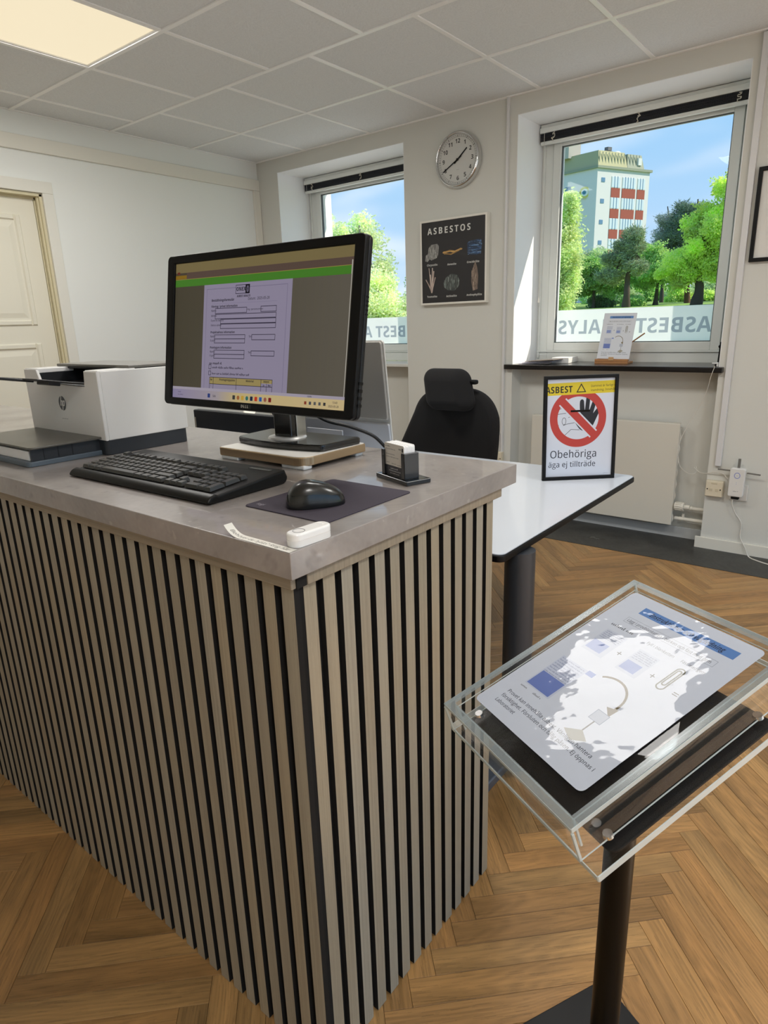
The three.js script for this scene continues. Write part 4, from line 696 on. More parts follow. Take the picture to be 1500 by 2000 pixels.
// radiator under the window
{
  const t = thing('radiator', 'flat cream panel radiator in the niche under the tower window', 'radiator', [-0.785, 0.39, -3.36]);
  const pm = std(0xdcd8cc, 0.45);
  obj('front_panel', rb(0.912, 0.602, 0.012, 0.005, 3, 0, 0, 0.024), pm, t);
  const pts = []; for (let i = 0; i <= 160; i++) pts.push([-0.44 + 0.88 * i / 160, 0.008 * Math.sin(i * 0.9)]);
  const s = new THREE.Shape(); pts.forEach(([x, y], i) => (i ? s.lineTo(x, y + 0.002) : s.moveTo(x, y + 0.002))); pts.reverse().forEach(([x, y]) => s.lineTo(x, y - 0.002));
  obj('fin_panel', ext(s, 0.56, 0).rotateX(-PI / 2).translate(0, -0.28, 0.004), pm, t);
  const wv = []; for (let i = 0; i <= 60; i++) wv.push([0.452 + 0.0035 * Math.sin(i * 0.85), -0.28 + 0.56 * i / 60, 0.008]);
  obj('wavy_edge', tube(wv, 0.007, 120, 8), pm, t);
  obj('top_grille', rb(0.9, 0.006, 0.04, 0.002, 1, 0, 0.297, 0.002), pm, t);
  obj('wall_bracket', [rb(0.03, 0.5, 0.03, 0.002, 1, -0.3, 0, -0.03), rb(0.03, 0.5, 0.03, 0.002, 1, 0.3, 0, -0.03)], pm, t);
  const v = obj('thermostat', [cyl(0.024, 0.026, 0.05, 28).rotateZ(PI / 2).translate(0.49, -0.183, 0.015), cyl(0.014, 0.014, 0.03, 16).rotateZ(PI / 2).translate(0.53, -0.184, 0.01)], std(0xe8e4d8, 0.4), t);
  const kn = []; for (let i = 0; i < 14; i++) { const a = i * PI / 7; kn.push(rb(0.036, 0.004, 0.005, 0.0015, 1, 0.488, -0.183 + 0.025 * Math.cos(a), 0.015 + 0.025 * Math.sin(a))); }
  obj('thermostat_grip', kn, std(0xd5d0c2, 0.4), t);
  obj('pipe', [cyl(0.011, 0.011, 0.11, 16).rotateZ(PI / 2).translate(0.58, -0.192, -0.005), cyl(0.014, 0.014, 0.018, 6).rotateZ(PI / 2).translate(0.55, -0.191, -0.003)], std(0xe4e0d4, 0.4), t);
  obj('pipe', [cyl(0.011, 0.011, 0.17, 16).rotateZ(PI / 2).translate(0.55, -0.262, -0.005), cyl(0.014, 0.014, 0.02, 6).rotateZ(PI / 2).translate(0.5, -0.262, -0.005), cyl(0.008, 0.008, 0.03, 12, 0.51, -0.245, -0.005)], std(0xe4e0d4, 0.4), t);
}
tag(obj('thin_cable', tube([[-0.165, 1.02, -3.24], [-0.18, 0.97, -3.25], [-0.21, 0.86, -3.3], [-0.28, 0.7, -3.31], [-0.315, 0.6, -3.305], [-0.318, 0.5, -3.305], [-0.295, 0.44, -3.31], [-0.25, 0.41, -3.33], [-0.222, 0.42, -3.33], [-0.225, 0.455, -3.34]], 0.0017, 90, 6), M.cableWhite), 'thin white cable hanging from the sill down past the radiator edge', 'cable');
tag(obj('thin_cable', tube([[-0.235, 0.45, -3.33], [-0.2, 0.43, -3.31], [-0.15, 0.435, -3.28], [-0.11, 0.45, -3.265], [-0.07, 0.445, -3.262], [-0.045, 0.42, -3.26]], 0.0022, 50, 6), M.cableWhite), 'short white cable looping from the radiator to the network extender', 'cable');
// window sill things
{
  const t = thing('window_latch_cord', 'black strap with a round knob at the right end of the window sill', 'latch', [-0.165, 1.012, -3.3]);
  obj('strap', rb(0.009, 0.12, 0.004, 0.001, 1, 0, 0.068, 0), M.blackMatte, t, null, [0, 0, -0.04]);
  obj('knob', new THREE.SphereGeometry(0.0085, 16, 12).translate(0.003, 0.105, 0.003), M.black, t);
  obj('clip', [rb(0.03, 0.006, 0.012, 0.002, 1, -0.012, 0.018, 0.004), rb(0.01, 0.022, 0.012, 0.002, 1, 0.0, 0.012, 0.0)], M.white, t);
  obj('weight', rb(0.012, 0.014, 0.01, 0.002, 1, -0.008, 0.007, 0), M.black, t);
}
{
  const t = thing('leaflet_holder', 'clear plastic leaflet tray lying on the left end of the window sill', 'leaflet holder', [-1.265, 1.0125, -3.4], 0.05);
  const a = M.thinAcrylic, sh = (w, h, d, x, y, z) => rb(w, h, d, 0.0012, 1, x, y, z);
  obj('tray', [sh(0.21, 0.0025, 0.14, 0, 0.0015, 0), sh(0.21, 0.05, 0.0025, 0, 0.026, -0.07), sh(0.0025, 0.055, 0.14, -0.105, 0.028, 0), sh(0.0025, 0.055, 0.05, 0.06, 0.028, 0.045), sh(0.17, 0.0025, 0.14, -0.02, 0.056, 0)], a, t);
}
for (let k = 0; k < 3; k++) tag(obj('leaflet', rb(0.2, 0.0035, 0.15, 0.001, 1), std([0xe9e6f2, 0xd9d6e6, 0x6a6058][k], 0.6), scene, [-1.24 + 0.03 * k, 1.0175 + 0.0085 * k, -3.385 + 0.01 * k], [0, 0.08 - 0.09 * k, 0.02 + 0.02 * k]), ['pale lilac leaflet at the bottom of the clear tray on the sill', 'middle pale leaflet in the clear tray on the sill', 'dark brown leaflet cover on top in the clear tray on the sill'][k], 'leaflet', 'leaflets in the clear tray');
tag(obj('ring_binder', [rb(0.11, 0.035, 0.2, 0.003, 1, 0, 0.0176, 0)], M.white, scene, [-1.105, 1.0125, -3.5], [0, 0.1, 0]), 'white folder lying flat beside the clear tray against the window frame', 'folder');
const guide = (g, W, H, strong) => { // the printed instruction sheet, 1000 x 1414
  g.fillStyle = '#dfe3ea'; g.fillRect(0, 0, W, H);
  g.fillStyle = '#5f8cc8'; g.fillRect(190, 92, 715, 74); g.fillStyle = '#16233f'; g.font = 'italic bold 54px sans-serif'; g.fillText('Instruktioner och vägledning', 262, 148, 560);
  g.strokeStyle = '#8d9096'; g.lineWidth = 2; g.strokeRect(170, 228, 690, 54); g.fillStyle = '#4e4e50'; g.font = '36px sans-serif'; g.fillText('Lägg i provblanketten i burken och fäst med gem', 184, 268, 650);
  g.font = '32px sans-serif'; g.fillStyle = '#5f5f60'; scrib(g, 130, 330, 190, 24, '#6a6a6c'); g.fillText('Fyll i blanketten', 440, 360, 210); g.fillText('Fäst med gem', 700, 360, 170);
  const doc = (x, y, w, h) => { g.fillStyle = '#d2d7e2'; g.fillRect(x, y, w, h); for (let i = 0; i < 5; i++) scrib(g, x + 12, y + 12 + i * 17, w - 24, 10, '#8d94a8'); g.fillStyle = '#8f9fd0'; g.fillRect(x + 12, y + h * 0.52, w * 0.72, h * 0.38); };
  doc(150, 400, 180, 240); doc(450, 420, 160, 220); g.fillStyle = '#55503f'; g.font = '78px sans-serif'; g.fillText('+', 362, 560); g.fillText('+', 648, 580); g.fillText('=', 842, 610);
  g.strokeStyle = '#77745f'; g.lineWidth = 9; g.beginPath(); g.roundRect(735, 400, 52, 210, 26); g.stroke(); g.beginPath(); g.roundRect(748, 420, 26, 150, 13); g.stroke();
  g.lineWidth = 15; g.strokeStyle = '#7a6a4a'; g.beginPath(); g.arc(560, 860, 150, -2.3, 0.35); g.stroke(); g.fillStyle = '#7a6a4a'; g.beginPath(); g.moveTo(728, 880); g.lineTo(660, 905); g.lineTo(722, 960); g.fill();
  g.fillStyle = '#cfd5e4'; g.fillRect(130, 770, 230, 330); for (let i = 0; i < 8; i++) scrib(g, 140, 780 + i * 22, 200, 11, '#8b93ac'); g.fillStyle = '#6f83c4'; g.fillRect(140, 950, 205, 140); g.fillStyle = '#8fa0d6'; g.fillRect(360, 760, 60, 40); scrib(g, 130, 1120, 60, 14, '#777'); scrib(g, 250, 1120, 70, 14, '#777');
  g.fillStyle = '#b9bfcb'; g.fillRect(640, 950, 90, 80); g.strokeStyle = '#8c95a6'; g.lineWidth = 4; g.strokeRect(640, 950, 90, 80); g.strokeStyle = '#6d6a5f'; g.lineWidth = 9; g.beginPath(); g.moveTo(690, 1030); g.lineTo(690, 1150); g.stroke(); g.fillStyle = '#a8a494'; g.beginPath(); g.moveTo(600, 1180); g.lineTo(690, 1120); g.lineTo(770, 1165); g.lineTo(690, 1220); g.fill();
  g.fillStyle = '#2e3138'; g.font = '38px sans-serif'; g.fillText('Provet kan innehålla asbest. Vänligen hantera', 110, 1230, 760); g.fillText('försiktighet. Försluten och tålig påsen. Ej öppnas i', 110, 1280, 830); g.fillText('Laboratoriet', 110, 1330, 190);
};
{
  const t = thing('book_stand', 'light wooden book stand holding a sheet on the window sill', 'book stand', [-0.78, 1.0125, -3.46], 0.02);
  const wd = std(0xb98455, 0.5);
  obj('base', [rb(0.2, 0.012, 0.1, 0.002, 1, 0, 0.006, -0.01), rb(0.2, 0.016, 0.012, 0.002, 1, 0, 0.02, 0.035)], wd, t);
  obj('back_board', rb(0.19, 0.25, 0.007, 0.002, 1, 0.0, 0.125, 0), wd, t, [0.005, 0.018, 0.02], [-0.3, 0, 0]);
  obj('page_clip', [rb(0.03, 0.02, 0.006, 0.001, 1, 0, 0.03, 0.042)], std(0xd3a878, 0.5), t);
  obj('dowel', cyl(0.004, 0.004, 0.1, 10).rotateZ(-0.95).translate(0.125, 0.145, -0.03), std(0x9a6a44, 0.5), t);
}
const guideTex = canvasTex(1000, 1414, (g, W, H) => guide(g, W, H));
tag(obj('instruction_sheet', unitUV(new THREE.PlaneGeometry(0.195, 0.277), 0.195, 0.277).translate(0, 0.1385, 0), std(0xffffff, 0.6, 0, { map: guideTex, side: THREE.DoubleSide }), scene, [-0.775, 1.041, -3.4345], [-0.3, 0.02, -0.015]), 'printed instruction sheet propped on the wooden stand in the window', 'paper sheet');

// ---------------------------------------------------------------- acrylic display stand
{
  const yaw = -0.4707, tilt = 0.3322;   // local x runs right along the sheet, z towards the reader, y out of the sheet
  const t = thing('display_stand', 'black floor stand with a tilted clear acrylic box on top', 'display stand', [0.396, 0, -0.24], yaw);
  obj('base_plate', rb(0.32, 0.008, 0.32, 0.002, 2, 0, 0.004, 0), phy(0x111214, 0.35, 0, {}), t);
  obj('pole', cyl(0.0218, 0.0218, 0.752, 40, 0, 0.384, 0), phy(0x050505, 0.38, 0, { specularIntensity: 0.5 }), t);
  const c = new THREE.Vector3(0.3816 - 0.396, 0.8364, -0.1936 + 0.24).applyAxisAngle(new THREE.Vector3(0, 1, 0), -yaw);
  const box = new THREE.Group(); box.name = 'acrylic_box'; box.position.copy(c); box.rotation.x = tilt; t.add(box);
  const A = M.thinAcrylic, cb = (w, h, d, x, y, z) => rb(w, h, d, 0.0008, 1, x, y, z), wt = 0.0125, yh = 0.044, yc = -0.0285, E = M.edgeGlint;
  obj('top_plate', cb(0.264, 0.006, 0.361, 0, -0.0038, 0.0065), A, box);
  obj('wall', cb(wt, yh, 0.361, -0.132 + wt / 2, yc, 0.0065), A, box); obj('wall', cb(wt, yh, 0.361, 0.132 - wt / 2, yc, 0.0065), A, box);
  obj('wall', cb(0.264 - 2 * wt, yh, wt, 0, yc, 0.187 - wt / 2), A, box); obj('wall', cb(0.264 - 2 * wt, yh, wt, 0, yc, -0.174 + wt / 2), A, box);
  obj('bottom_plate', cb(0.3, 0.009, 0.368, 0.006, -0.0556, 0.002), A, box);
  obj('wall_top', [cb(0.0115, 0.0008, 0.36, -0.1255, -0.0004, 0.0065), cb(0.0115, 0.0008, 0.36, 0.1255, -0.0004, 0.0065), cb(0.239, 0.0008, 0.0115, 0, -0.0004, 0.1805), cb(0.239, 0.0008, 0.0115, 0, -0.0004, -0.1675)], M.acrylicRim, box);
  // pale bars along edges and corners, their glint put into the colour
  const rim = (x0, x1, z0, z1, y, h, w) => [cb(x1 - x0, h, w, (x0 + x1) / 2, y, z0), cb(x1 - x0, h, w, (x0 + x1) / 2, y, z1), cb(w, h, z1 - z0, x0, y, (z0 + z1) / 2), cb(w, h, z1 - z0, x1, y, (z0 + z1) / 2)];
  obj('bright_edge_bar', [...rim(-0.1315, 0.1315, -0.1735, 0.1865, -0.0035, 0.006, 0.0011), ...rim(-0.119, 0.119, -0.161, 0.174, -0.0078, 0.0016, 0.0014), ...rim(-0.1315, 0.1315, -0.1735, 0.1865, -0.0505, 0.0018, 0.0016), ...rim(-0.1435, 0.1555, -0.1815, 0.1855, -0.0556, 0.009, 0.0016)], E, box);
  const posts = []; for (const x of [-0.1315, 0.1315]) for (const z of [-0.1735, 0.1865]) posts.push(cb(0.0035, 0.043, 0.0035, x, -0.0285, z)); for (const x of [-0.119, 0.119]) for (const z of [-0.161, 0.174]) posts.push(cb(0.003, 0.043, 0.003, x, -0.0285, z));
  obj('bright_corner_bar', posts, E, box);
  obj('mounting_plate', ext(rrect(0.284, 0.262, 0.012), 0.004, 0.0008, 1).rotateX(-PI / 2).translate(0, -0.0646, 0.022), phy(0x121213, 0.6, 0, { specularIntensity: 0.4 }), t.children[2]);
  for (const [x, z] of [[0.128, 0.144], [0.128, -0.096], [-0.128, 0.144], [-0.128, -0.096]]) obj('bolt', cyl(0.0055, 0.0065, 0.004, 20, x, -0.049, z), M.chrome, box);
  obj('socket', [cyl(0.026, 0.026, 0.05, 32, 0, 0.745, 0), rb(0.1, 0.006, 0.1, 0.002, 1, 0, 0, 0).rotateX(tilt).translate(0, 0.768, 0)], M.black, t);
  // laminated sheet lying on the box
  const W = 0.213, H = 0.3, g = new THREE.PlaneGeometry(W, H, 60, 84).rotateX(-PI / 2), p = g.attributes.position;
  for (let i = 0; i < p.count; i++) { const x = p.getX(i), z = p.getZ(i); const R0 = 0.008, ax = Math.abs(x) - (W / 2 - R0), az = Math.abs(z) - (H / 2 - R0); if (ax > 0 && az > 0) { const q = Math.hypot(ax, az), k = Math.max(ax, az) / q; p.setX(i, Math.sign(x) * (W / 2 - R0 + ax * k)); p.setZ(i, Math.sign(z) * (H / 2 - R0 + az * k)); }
    p.setY(i, 0.0012 + 0.0009 * fbm(x * 14 + 4, z * 14, 2.7, 3) + 0.00022 * fbm(x * 90, z * 90, 7.1, 2)); }
  g.computeVertexNormals();
  const sheet = obj('laminated_sheet', g, phy(0xc4c8d0, 0.45, 0, { map: guideTex, clearcoat: 0.4, clearcoatRoughness: 0.03, specularIntensity: 0.2, side: THREE.DoubleSide }), scene);
  tag(sheet, 'glossy laminated instruction sheet lying on the clear acrylic box', 'paper sheet');
  sheet.rotation.order = 'YXZ'; sheet.rotation.set(tilt, yaw, 0);
  sheet.position.set(0.3816, 0.8364, -0.1936);
  const n = new THREE.Vector3(0, 1, 0).applyEuler(sheet.rotation); sheet.position.addScaledVector(n, 0.0);
}
// ---------------------------------------------------------------- outside: rising grass, trees, a tower block
const groundY = (x, z) => { const d = -z; return -0.55 + 2.25 * sstep(6, 38, d) + Math.max(0, d - 38) * 0.028 + 0.12 * fbm(x * 0.12, d * 0.12, 5, 2); };
{
  const g = new THREE.PlaneGeometry(170, 200, 120, 140).rotateX(-PI / 2).translate(-25, 0, -104.5), p = g.attributes.position;
  for (let i = 0; i < p.count; i++) p.setY(i, groundY(p.getX(i), p.getZ(i)));
  g.computeVertexNormals(); const uv = g.attributes.uv; for (let i = 0; i < p.count; i++) uv.setXY(i, p.getX(i), p.getZ(i));
  const o = obj('ground', g, std(0xffffff, 1, 0, { map: grassTex }), scene); o.userData.kind = 'structure';
}
{
  const pv = tex(128, 128, (x, y) => { const v = 196 + 22 * pn(x / 128, y / 128, 5, 5, 4, 4); return [v, v * 0.98, v * 0.94]; }); pv.repeat.set(0.25, 0.25);
  const s = struct('added_pavement'); obj('slab', muv(merge([span(-30, 40, -0.75, -0.42, -9.5, ZB - 0.62), span(XR + 0.32, 40, -0.75, -0.42, ZB - 0.62, 25)])), std(0xffffff, 0.9, 0, { map: pv }), s);  // unseen pale paving, added to bounce sunlight up into the room
}
// leaf clusters: a few bent leaves in one small geometry
function clusterGeo(n, L, Wd, seed, droop = 0) {
  const r = rng(seed), P = [];
  for (let i = 0; i < n; i++) {
    const q = new THREE.Quaternion().setFromEuler(new THREE.Euler(r() * 6.28, r() * 6.28, r() * 6.28)), o = new THREE.Vector3((r() - 0.5) * L * 2.2, (r() - 0.5) * L * 2 - droop * r() * L * 3, (r() - 0.5) * L * 2.2);
    const v = [[-Wd / 2, 0, 0], [0, L * 0.1, -L / 2], [Wd / 2, 0, 0], [0, L * 0.1, L / 2]].map((a) => new THREE.Vector3(...a).applyQuaternion(q).add(o));
    for (const k of [0, 1, 2, 0, 2, 3]) P.push(v[k].x, v[k].y, v[k].z);
  }
  const g = new THREE.BufferGeometry(); g.setAttribute('position', new THREE.Float32BufferAttribute(P, 3)); g.computeVertexNormals(); return g;
}
const leafMat = phy(0xffffff, 1, 0, { transmission: 0.58, thickness: 0, side: THREE.DoubleSide });
const needleMat = phy(0xffffff, 1, 0, { transmission: 0.15, thickness: 0, side: THREE.DoubleSide });
const G_LEAF = clusterGeo(9, 0.17, 0.11, 1), G_FINE = clusterGeo(10, 0.11, 0.05, 2, 1.0), G_PINE = clusterGeo(14, 0.22, 0.035, 3);
function foliage(parent, lobes, count, geo, mat, col, seed, size = 1, clumpR = 0.42) {
  const r = rng(seed), im = fin(new THREE.InstancedMesh(geo, mat, count)), m = new THREE.Matrix4(), q = new THREE.Quaternion(), e = new THREE.Euler(), s = new THREE.Vector3(), v = new THREE.Vector3(), c = new THREE.Color();
  const vol = lobes.map((l) => l[3] * l[4] * l[5]), tot = vol.reduce((a, b) => a + b, 0), clumps = [];
  const gauss = () => (r() + r() + r() - 1.5) * 0.82;
  lobes.forEach((l, i) => { const n = Math.max(5, Math.round(70 * Math.cbrt(vol[i] / tot) * (vol[i] / tot + 0.25))); for (let k = 0; k < n; k++) { const u = r() * 2 - 1, a = r() * 6.283, rad = Math.pow(r(), 0.4), w = Math.sqrt(1 - u * u); clumps.push([l[0] + l[3] * rad * w * Math.cos(a), l[1] + l[4] * rad * u, l[2] + l[5] * rad * w * Math.sin(a), Math.cbrt(vol[i]) * clumpR * (0.6 + 0.7 * r()), 0.82 + 0.36 * r()]); } });
  for (let i = 0; i < count; i++) {
    const k = clumps[Math.floor(r() * clumps.length)]; v.set(k[0] + gauss() * k[3], k[1] + gauss() * k[3] * 0.75, k[2] + gauss() * k[3]);
    q.setFromEuler(e.set(r() * 1.2 - 0.6, r() * 6.28, r() * 1.2 - 0.6)); s.setScalar(size * (0.7 + 0.6 * r())); m.compose(v, q, s); im.setMatrixAt(i, m);
    const b = k[4] * (0.85 + 0.3 * r()); im.setColorAt(i, c.setRGB(col[0] * b * (0.92 + 0.16 * r()), col[1] * b, col[2] * b * (0.85 + 0.3 * r())));
  }
  im.name = 'foliage'; im.userData.kind = 'stuff'; parent.add(im); return clumps;
}
const bark = std(0x4c433b, 0.95), barkPale = std(0x9a948a, 0.9), barkPine = std(0x6b4a38, 0.95);
function tree(name, label, group, x, z, o) {
  const y = groundY(x, z) - 0.05, t = thing(name, label, o.cat || 'tree', [x, y, z], 0, group);
  const cl = foliage(t, o.lobes, o.n, o.geo || G_LEAF, o.mat || leafMat, o.col, o.seed, o.size || 1, o.clump || 0.42);
  if (o.trunk) {
    const [h, r0] = o.trunk, r = rng(o.seed + 50), pts = []; for (let i = 0; i <= 5; i++) pts.push(new THREE.Vector3((r() - 0.5) * 0.06 * h * (i > 0), h * i / 5, (r() - 0.5) * 0.06 * h * (i > 0)));
    const crv = new THREE.CatmullRomCurve3(pts), g = new THREE.TubeGeometry(crv, 14, 1, 9), p = g.attributes.position, n = g.attributes.normal;
    for (let i = 0; i < p.count; i++) { const k = Math.floor(i / 10) / 14, rad = r0 * (1 - 0.75 * k) * (k < 0.08 ? 1.25 : 1); p.setXYZ(i, p.getX(i) + n.getX(i) * (rad - 1), p.getY(i) + n.getY(i) * (rad - 1), p.getZ(i) + n.getZ(i) * (rad - 1)); }
    obj('trunk', g, o.bark || bark, t);
    const br = []; for (let i = 0; i < Math.min(cl.length, 22); i++) { const c = cl[Math.floor(r() * cl.length)], a = crv.getPoint(0.45 + 0.5 * r()); br.push(tube([[a.x, a.y, a.z], [(a.x + c[0]) / 2, (a.y + c[1]) / 2 + 0.1, (a.z + c[2]) / 2], [c[0], c[1], c[2]]], r0 * 0.16, 5, 5)); }
    obj('branches', br, o.bark || bark, t);
  }
  return t;
}
const GREEN = [0.48, 0.74, 0.2], LIME = [0.72, 0.9, 0.25], DEEP = [0.2, 0.34, 0.14], PALE = [0.55, 0.7, 0.36];
// right-hand group
tree('leafy_tree', 'large bright green leafy tree filling the right side of the tower view', null, -8.55, -37.9, { lobes: [[0.3, 2.4, 0, 2.0, 1.0, 1.5], [0.9, 3.7, 0, 1.9, 1.3, 1.5], [1.5, 5.1, 0, 1.5, 1.2, 1.3], [1.9, 6.3, 0, 0.9, 0.8, 0.9], [-0.9, 1.8, 0.2, 1.0, 0.7, 0.9], [2.3, 2.6, 0, 1.5, 1.2, 1.2]], n: 12000, col: [0.8, 0.95, 0.2], seed: 11, trunk: [4.6, 0.26], size: 0.8 });
tree('conifer_tree', 'dark pine rising behind the big bright green tree', null, -12.4, -51.5, { lobes: [[-0.3, 6.3, 0, 0.9, 0.8, 0.9], [-0.7, 5.2, 0, 1.2, 0.9, 1.0], [-0.6, 3.9, 0, 1.6, 0.9, 1.2], [0.2, 2.8, 0, 1.6, 0.9, 1.2]], n: 3600, geo: G_PINE, mat: needleMat, col: [0.2, 0.28, 0.19], seed: 12, trunk: [6.9, 0.18], bark: barkPine, clump: 0.36, size: 1.2 });
tree('thin_tree', 'sparse slender tree standing alone against the sky right of the tower', null, -16.9, -61, { lobes: [[0.1, 6.6, 0, 1.0, 0.55, 0.9], [-0.2, 5.2, 0, 1.3, 0.8, 1.0], [0.3, 4.0, 0, 1.4, 0.8, 1.0]], n: 1300, geo: G_PINE, mat: needleMat, col: [0.3, 0.36, 0.3], seed: 13, trunk: [7.8, 0.16], clump: 0.4, size: 1.15 });
tree('leafy_tree', 'mid green tree with a forked trunk between pine and big tree', null, -13.6, -48, { lobes: [[-0.7, 2.6, 0, 1.9, 1.1, 1.4], [0.6, 2.1, 0, 1.7, 1.0, 1.3], [-1.0, 3.5, 0, 1.1, 0.7, 1.0]], n: 6500, col: GREEN, seed: 14, trunk: [2.6, 0.16], size: 0.95 });
tree('pine_tree', 'dark spreading pine in front of the tower', null, -13.4, -41.4, { lobes: [[0.1, 4.2, 0, 0.6, 0.4, 0.6], [-0.1, 3.5, 0, 0.85, 0.35, 0.8], [-0.6, 2.8, 0, 0.95, 0.3, 0.9], [0.4, 2.3, 0, 0.6, 0.25, 0.7], [-1.1, 1.9, 0, 0.8, 0.25, 0.8]], n: 2000, geo: G_PINE, mat: needleMat, col: [0.36, 0.44, 0.25], seed: 15, trunk: [4.2, 0.22], bark: std(0x5a4d44, 0.95), clump: 0.36 });
tree('light_tree', 'pale leafy tree at the foot of the tower, left of the pine', null, -19.6, -52.5, { lobes: [[-0.5, 2.7, 0, 1.7, 1.6, 1.3], [1.0, 2.0, 0, 1.3, 1.2, 1.1], [-1.8, 1.6, 0, 1.3, 1.2, 1.1]], n: 5200, col: [0.58, 0.72, 0.36], seed: 16, trunk: [2.7, 0.14], size: 0.95 });
tree('leafy_tree', 'green tree with a slim trunk below the tower', null, -17.2, -46, { lobes: [[0, 2.2, 0, 1.5, 1.1, 1.2], [-1.3, 1.6, 0, 1.1, 0.9, 1.0], [1.2, 1.7, 0, 1.0, 0.8, 0.9]], n: 4200, col: [0.38, 0.62, 0.16], seed: 17, trunk: [2.3, 0.12], size: 0.9 });
tree('birch_tree', 'tall pale birch at the left edge of the tower view', null, -9.05, -21.8, { lobes: [[0, 3.0, 0, 0.62, 1.3, 0.6], [-0.1, 1.5, 0, 0.75, 1.0, 0.7], [0.05, 4.3, 0, 0.32, 0.6, 0.35]], n: 3200, geo: G_FINE, col: [0.78, 0.88, 0.42], seed: 18, trunk: [4.4, 0.09], bark: barkPale, size: 0.9, clump: 0.4 });
tree('slim_tree', 'slim dark trunk at the right end of the lawn', null, -11.5, -56.4, { lobes: [[0.3, 2.6, 0, 1.7, 0.9, 1.2]], n: 1600, col: GREEN, seed: 19, trunk: [2.9, 0.1] });
const bushes = [[-14.6, -46.0, 0.55, 'low green bush just right of the pine trunk', GREEN], [-15.3, -60, 0.8, 'yellow-green bush on the lawn behind the forked tree', LIME], [-17.0, -67, 1.1, 'round light bush far across the lawn', PALE], [-12.9, -60, 0.7, 'light bush near the big tree trunk', LIME], [-17.2, -47.0, 0.6, 'dark green bush left of the pine trunk', DEEP], [-22.5, -66, 1.6, 'grey-green bush below the tower foot', PALE], [-23.5, -78, 2.0, 'wide distant bush right of the tower foot', GREEN], [-18.5, -84, 1.8, 'wide distant bush behind the thin tree', PALE], [-27.5, -76, 2.4, 'wide distant bush in front of the tower foot', GREEN], [-14.0, -84, 1.6, 'distant hedge bush at the far edge of the lawn', DEEP]];
bushes.forEach(([x, z, r, label, col], i) => tree('bush', label, 'bushes on the lawn outside', x, z, { cat: 'bush', lobes: [[0, r * 0.5, 0, r * 1.1, r * 0.75, r], [r * 0.8, r * 0.35, 0, r * 0.8, r * 0.5, r * 0.7]], n: 1500, col, seed: 60 + i, size: 0.75 + r * 0.15 }));
// weeping birches outside the left window
tree('birch_tree', 'drooping light green birch close outside the left window', null, -10.35, -12.6, { lobes: [[-0.35, 3.7, 0, 0.42, 0.62, 0.5], [0.0, 2.9, 0, 0.8, 0.9, 0.8], [0.35, 2.0, 0, 1.0, 1.0, 0.9], [-0.4, 1.5, 0, 0.9, 1.0, 0.9], [0.75, 1.4, 0, 0.8, 1.0, 0.8]], n: 7000, geo: G_FINE, col: [0.86, 0.94, 0.58], seed: 31, trunk: [4.0, 0.1], bark: barkPale, size: 0.8, clump: 0.4 });
tree('birch_tree', 'second light green birch behind the monitor in the left window', null, -12.3, -12.8, { lobes: [[0.6, 3.9, 0, 0.4, 0.55, 0.4], [0.0, 3.2, 0, 0.9, 0.9, 0.8], [0.2, 2.0, 0, 1.0, 1.1, 0.9]], n: 5000, geo: G_FINE, col: [0.85, 0.95, 0.6], seed: 32, trunk: [4.0, 0.1], bark: barkPale, size: 0.8, clump: 0.38 });
tree('birch_tree', 'birch at the right edge of the left window', null, -10.6, -15.6, { lobes: [[0.6, 3.0, 0, 0.6, 0.8, 0.6], [0.6, 2.0, 0, 0.9, 1.0, 0.8], [0.3, 1.2, 0, 1.0, 0.9, 0.8]], n: 4500, geo: G_FINE, col: [0.84, 0.94, 0.58], seed: 33, trunk: [3.2, 0.09], bark: barkPale, size: 0.85, clump: 0.4 });
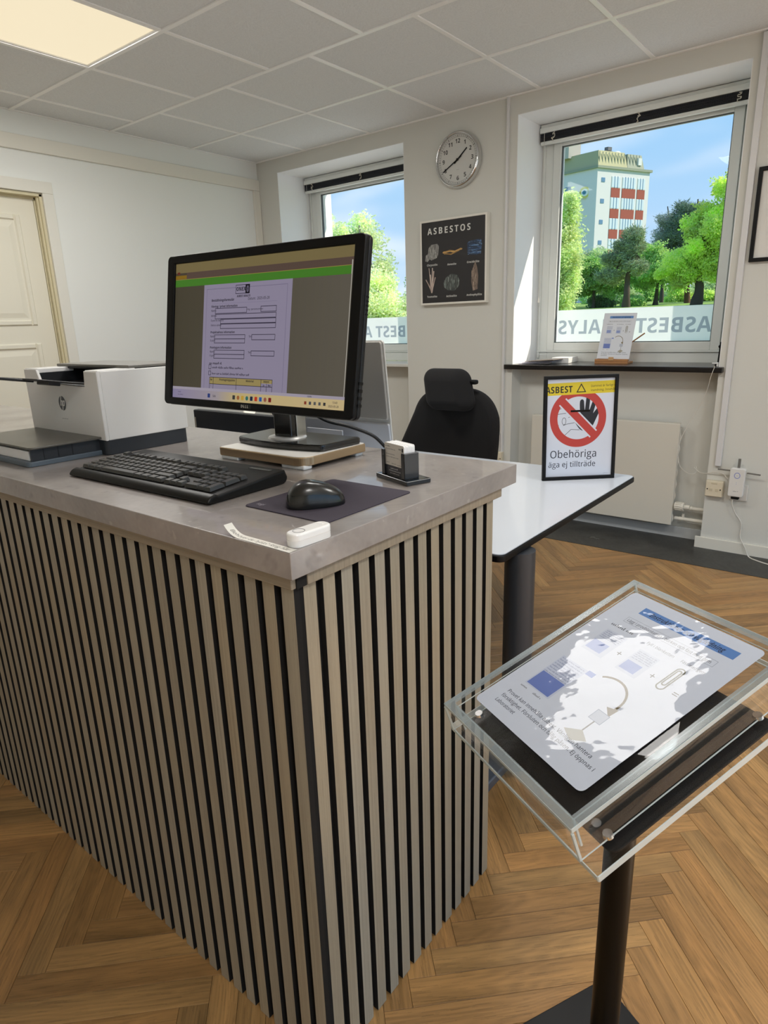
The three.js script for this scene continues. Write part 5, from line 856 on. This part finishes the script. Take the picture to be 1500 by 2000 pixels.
// the tower block
{
  const y0 = 1.6, Ye = 22.8, C = new THREE.Vector2(-40.03, -104.29), D = new THREE.Vector2(0.424, -0.906), E = new THREE.Vector2(-0.985, -0.17), LW = 10.9, LE = 15;
  const t = thing('tower_block', 'pale tower block with red bands between rows of windows', 'building', [C.x, y0, C.y]);
  const wallM = std(0xe4e2e4, 0.85), roofM = std(0x9aa08c, 0.6, 0.2), roofB = std(0xb3b089, 0.6, 0.2), red = std(0xa8584a, 0.85), gl = phy(0xdce8f2, 0.08, 0, { clearcoat: 1 }), fr = std(0xe9e9e6, 0.5), blue = std(0x6f93b5, 0.2);  // panes (gl) made pale, the bright sky reflection put into their colour
  const P = (a, b) => new THREE.Vector2(D.x * a + E.x * b, D.y * a + E.y * b);   // a along the window front, b along the blank side
  const prism = (a0, a1, b0, b1, h0, h1, inset = 0) => { // tapered block on the tower's own axes
    const lo = [P(a0, b0), P(a1, b0), P(a1, b1), P(a0, b1)], hi = [P(a0 + inset, b0 + inset), P(a1 - inset, b0 + inset), P(a1 - inset, b1 - inset), P(a0 + inset, b1 - inset)], pos = [];
    const tri = (...v) => v.forEach((q) => pos.push(...q)); const L = lo.map((q) => [q.x, h0, q.y]), Hh = hi.map((q) => [q.x, h1, q.y]);
    for (let i = 0; i < 4; i++) { const j = (i + 1) % 4; tri(L[i], Hh[i], Hh[j], L[i], Hh[j], L[j]); } tri(Hh[0], Hh[3], Hh[2], Hh[0], Hh[2], Hh[1]); tri(L[0], L[1], L[2], L[0], L[2], L[3]);
    const g = new THREE.BufferGeometry(); g.setAttribute('position', new THREE.Float32BufferAttribute(pos, 3)); g.computeVertexNormals();
    return g;
  };
  const h = Ye - y0;
  obj('wall', prism(0, LW, 0, LE, 0, h), wallM, t);
  obj('roof', prism(-0.25, LW + 0.25, -0.25, LE, h, h + 0.35), roofM, t);
  obj('mansard', prism(0.1, LW * 0.56, 0.05, LE - 0.2, h + 0.35, h + 2.5, 0.35), roofB, t); obj('mansard', prism(LW * 0.56, LW - 1.2, 0.05, LE - 0.2, h + 0.35, h + 2.4, 0.35), roofM, t);
  for (let i = 0; i < 14; i++) obj('roof_seam', prism(0.4 + i * 0.63, 0.47 + i * 0.63, 0.12, 0.2, h + 0.4, h + 2.3), roofM, t);
  obj('dormer', prism(LW - 2.6, LW - 1.9, 0.0, 0.8, h + 0.9, h + 1.9), fr, t);
  obj('stair_tower', prism(-0.2, 2.2, 5.0, 7.2, h + 2.2, h + 5.2), std(0xbfb9b0, 0.8), t); obj('roof_fan', [prism(3.6, 5.2, 2.0, 3.6, h + 2.4, h + 3.0), prism(4.0, 4.8, 1.8, 2.4, h + 3.0, h + 3.5)], std(0x6f7276, 0.7), t); obj('roof_dome', new THREE.SphereGeometry(0.8, 16, 8, 0, 6.3, 0, 1.6).translate(P(6.6, 2.4).x, h + 2.4, P(6.6, 2.4).y), fr, t);
  for (let s = 0; s < 7; s++) {
    const top = h - 0.95 - s * 2.95; if (top < 1) break;
    [[2.9, 4.7, 3], [5.15, 7.95, 5], [8.35, 10.0, 3]].forEach(([a0, a1, n]) => {
      obj('red_band', prism(a0, a1, -0.06, 0.05, top - 2.95, top - 1.6), red, t);
      const w = obj('window', prism(a0, a1, -0.05, 0.05, top - 1.6, top), fr, t), dw = (a1 - a0) / n;
      for (let k = 0; k < n; k++) obj('pane', prism(a0 + k * dw + 0.06, a0 + (k + 1) * dw - 0.06, -0.08, -0.04, top - 1.52, top - 0.08), gl, w);
      for (let k = 1; k < n; k++) obj('mullion', prism(a0 + k * dw - 0.06, a0 + k * dw + 0.06, -0.1, -0.03, top - 1.6, top), blue, w);
    });
    obj('small_window', prism(0.85, 1.55, -0.05, 0.05, top - 0.9, top - 0.3), blue, t);
    for (const b of [4.4]) obj('small_window', prism(-0.05, 0.05, b, b + 1.1, top - 1.5, top - 0.9), blue, t);
  }
  const badge = canvasTex(128, 128, (g, W) => { g.fillStyle = '#e9e6cf'; g.fillRect(0, 0, W, W); g.fillStyle = '#d9cf6a'; g.beginPath(); g.arc(64, 64, 60, 0, 7); g.fill(); g.fillStyle = '#e9eef0'; g.beginPath(); g.arc(64, 64, 40, 0, 7); g.fill(); g.fillStyle = '#4a86a8'; g.beginPath(); g.arc(64, 70, 22, 0, 7); g.fill(); });
  const q = P(-0.12, 1.9); obj('round_sign', new THREE.CylinderGeometry(0.85, 0.85, 0.15, 28).rotateX(PI / 2), [std(0xcfcf9a, 0.6), std(0xffffff, 0.6, 0, { map: badge }), fr], t, [q.x, h - 3.1, q.y], [0, Math.atan2(-E.y, -E.x) + PI * 0, 0]);
}
renderer.render(scene, camera);
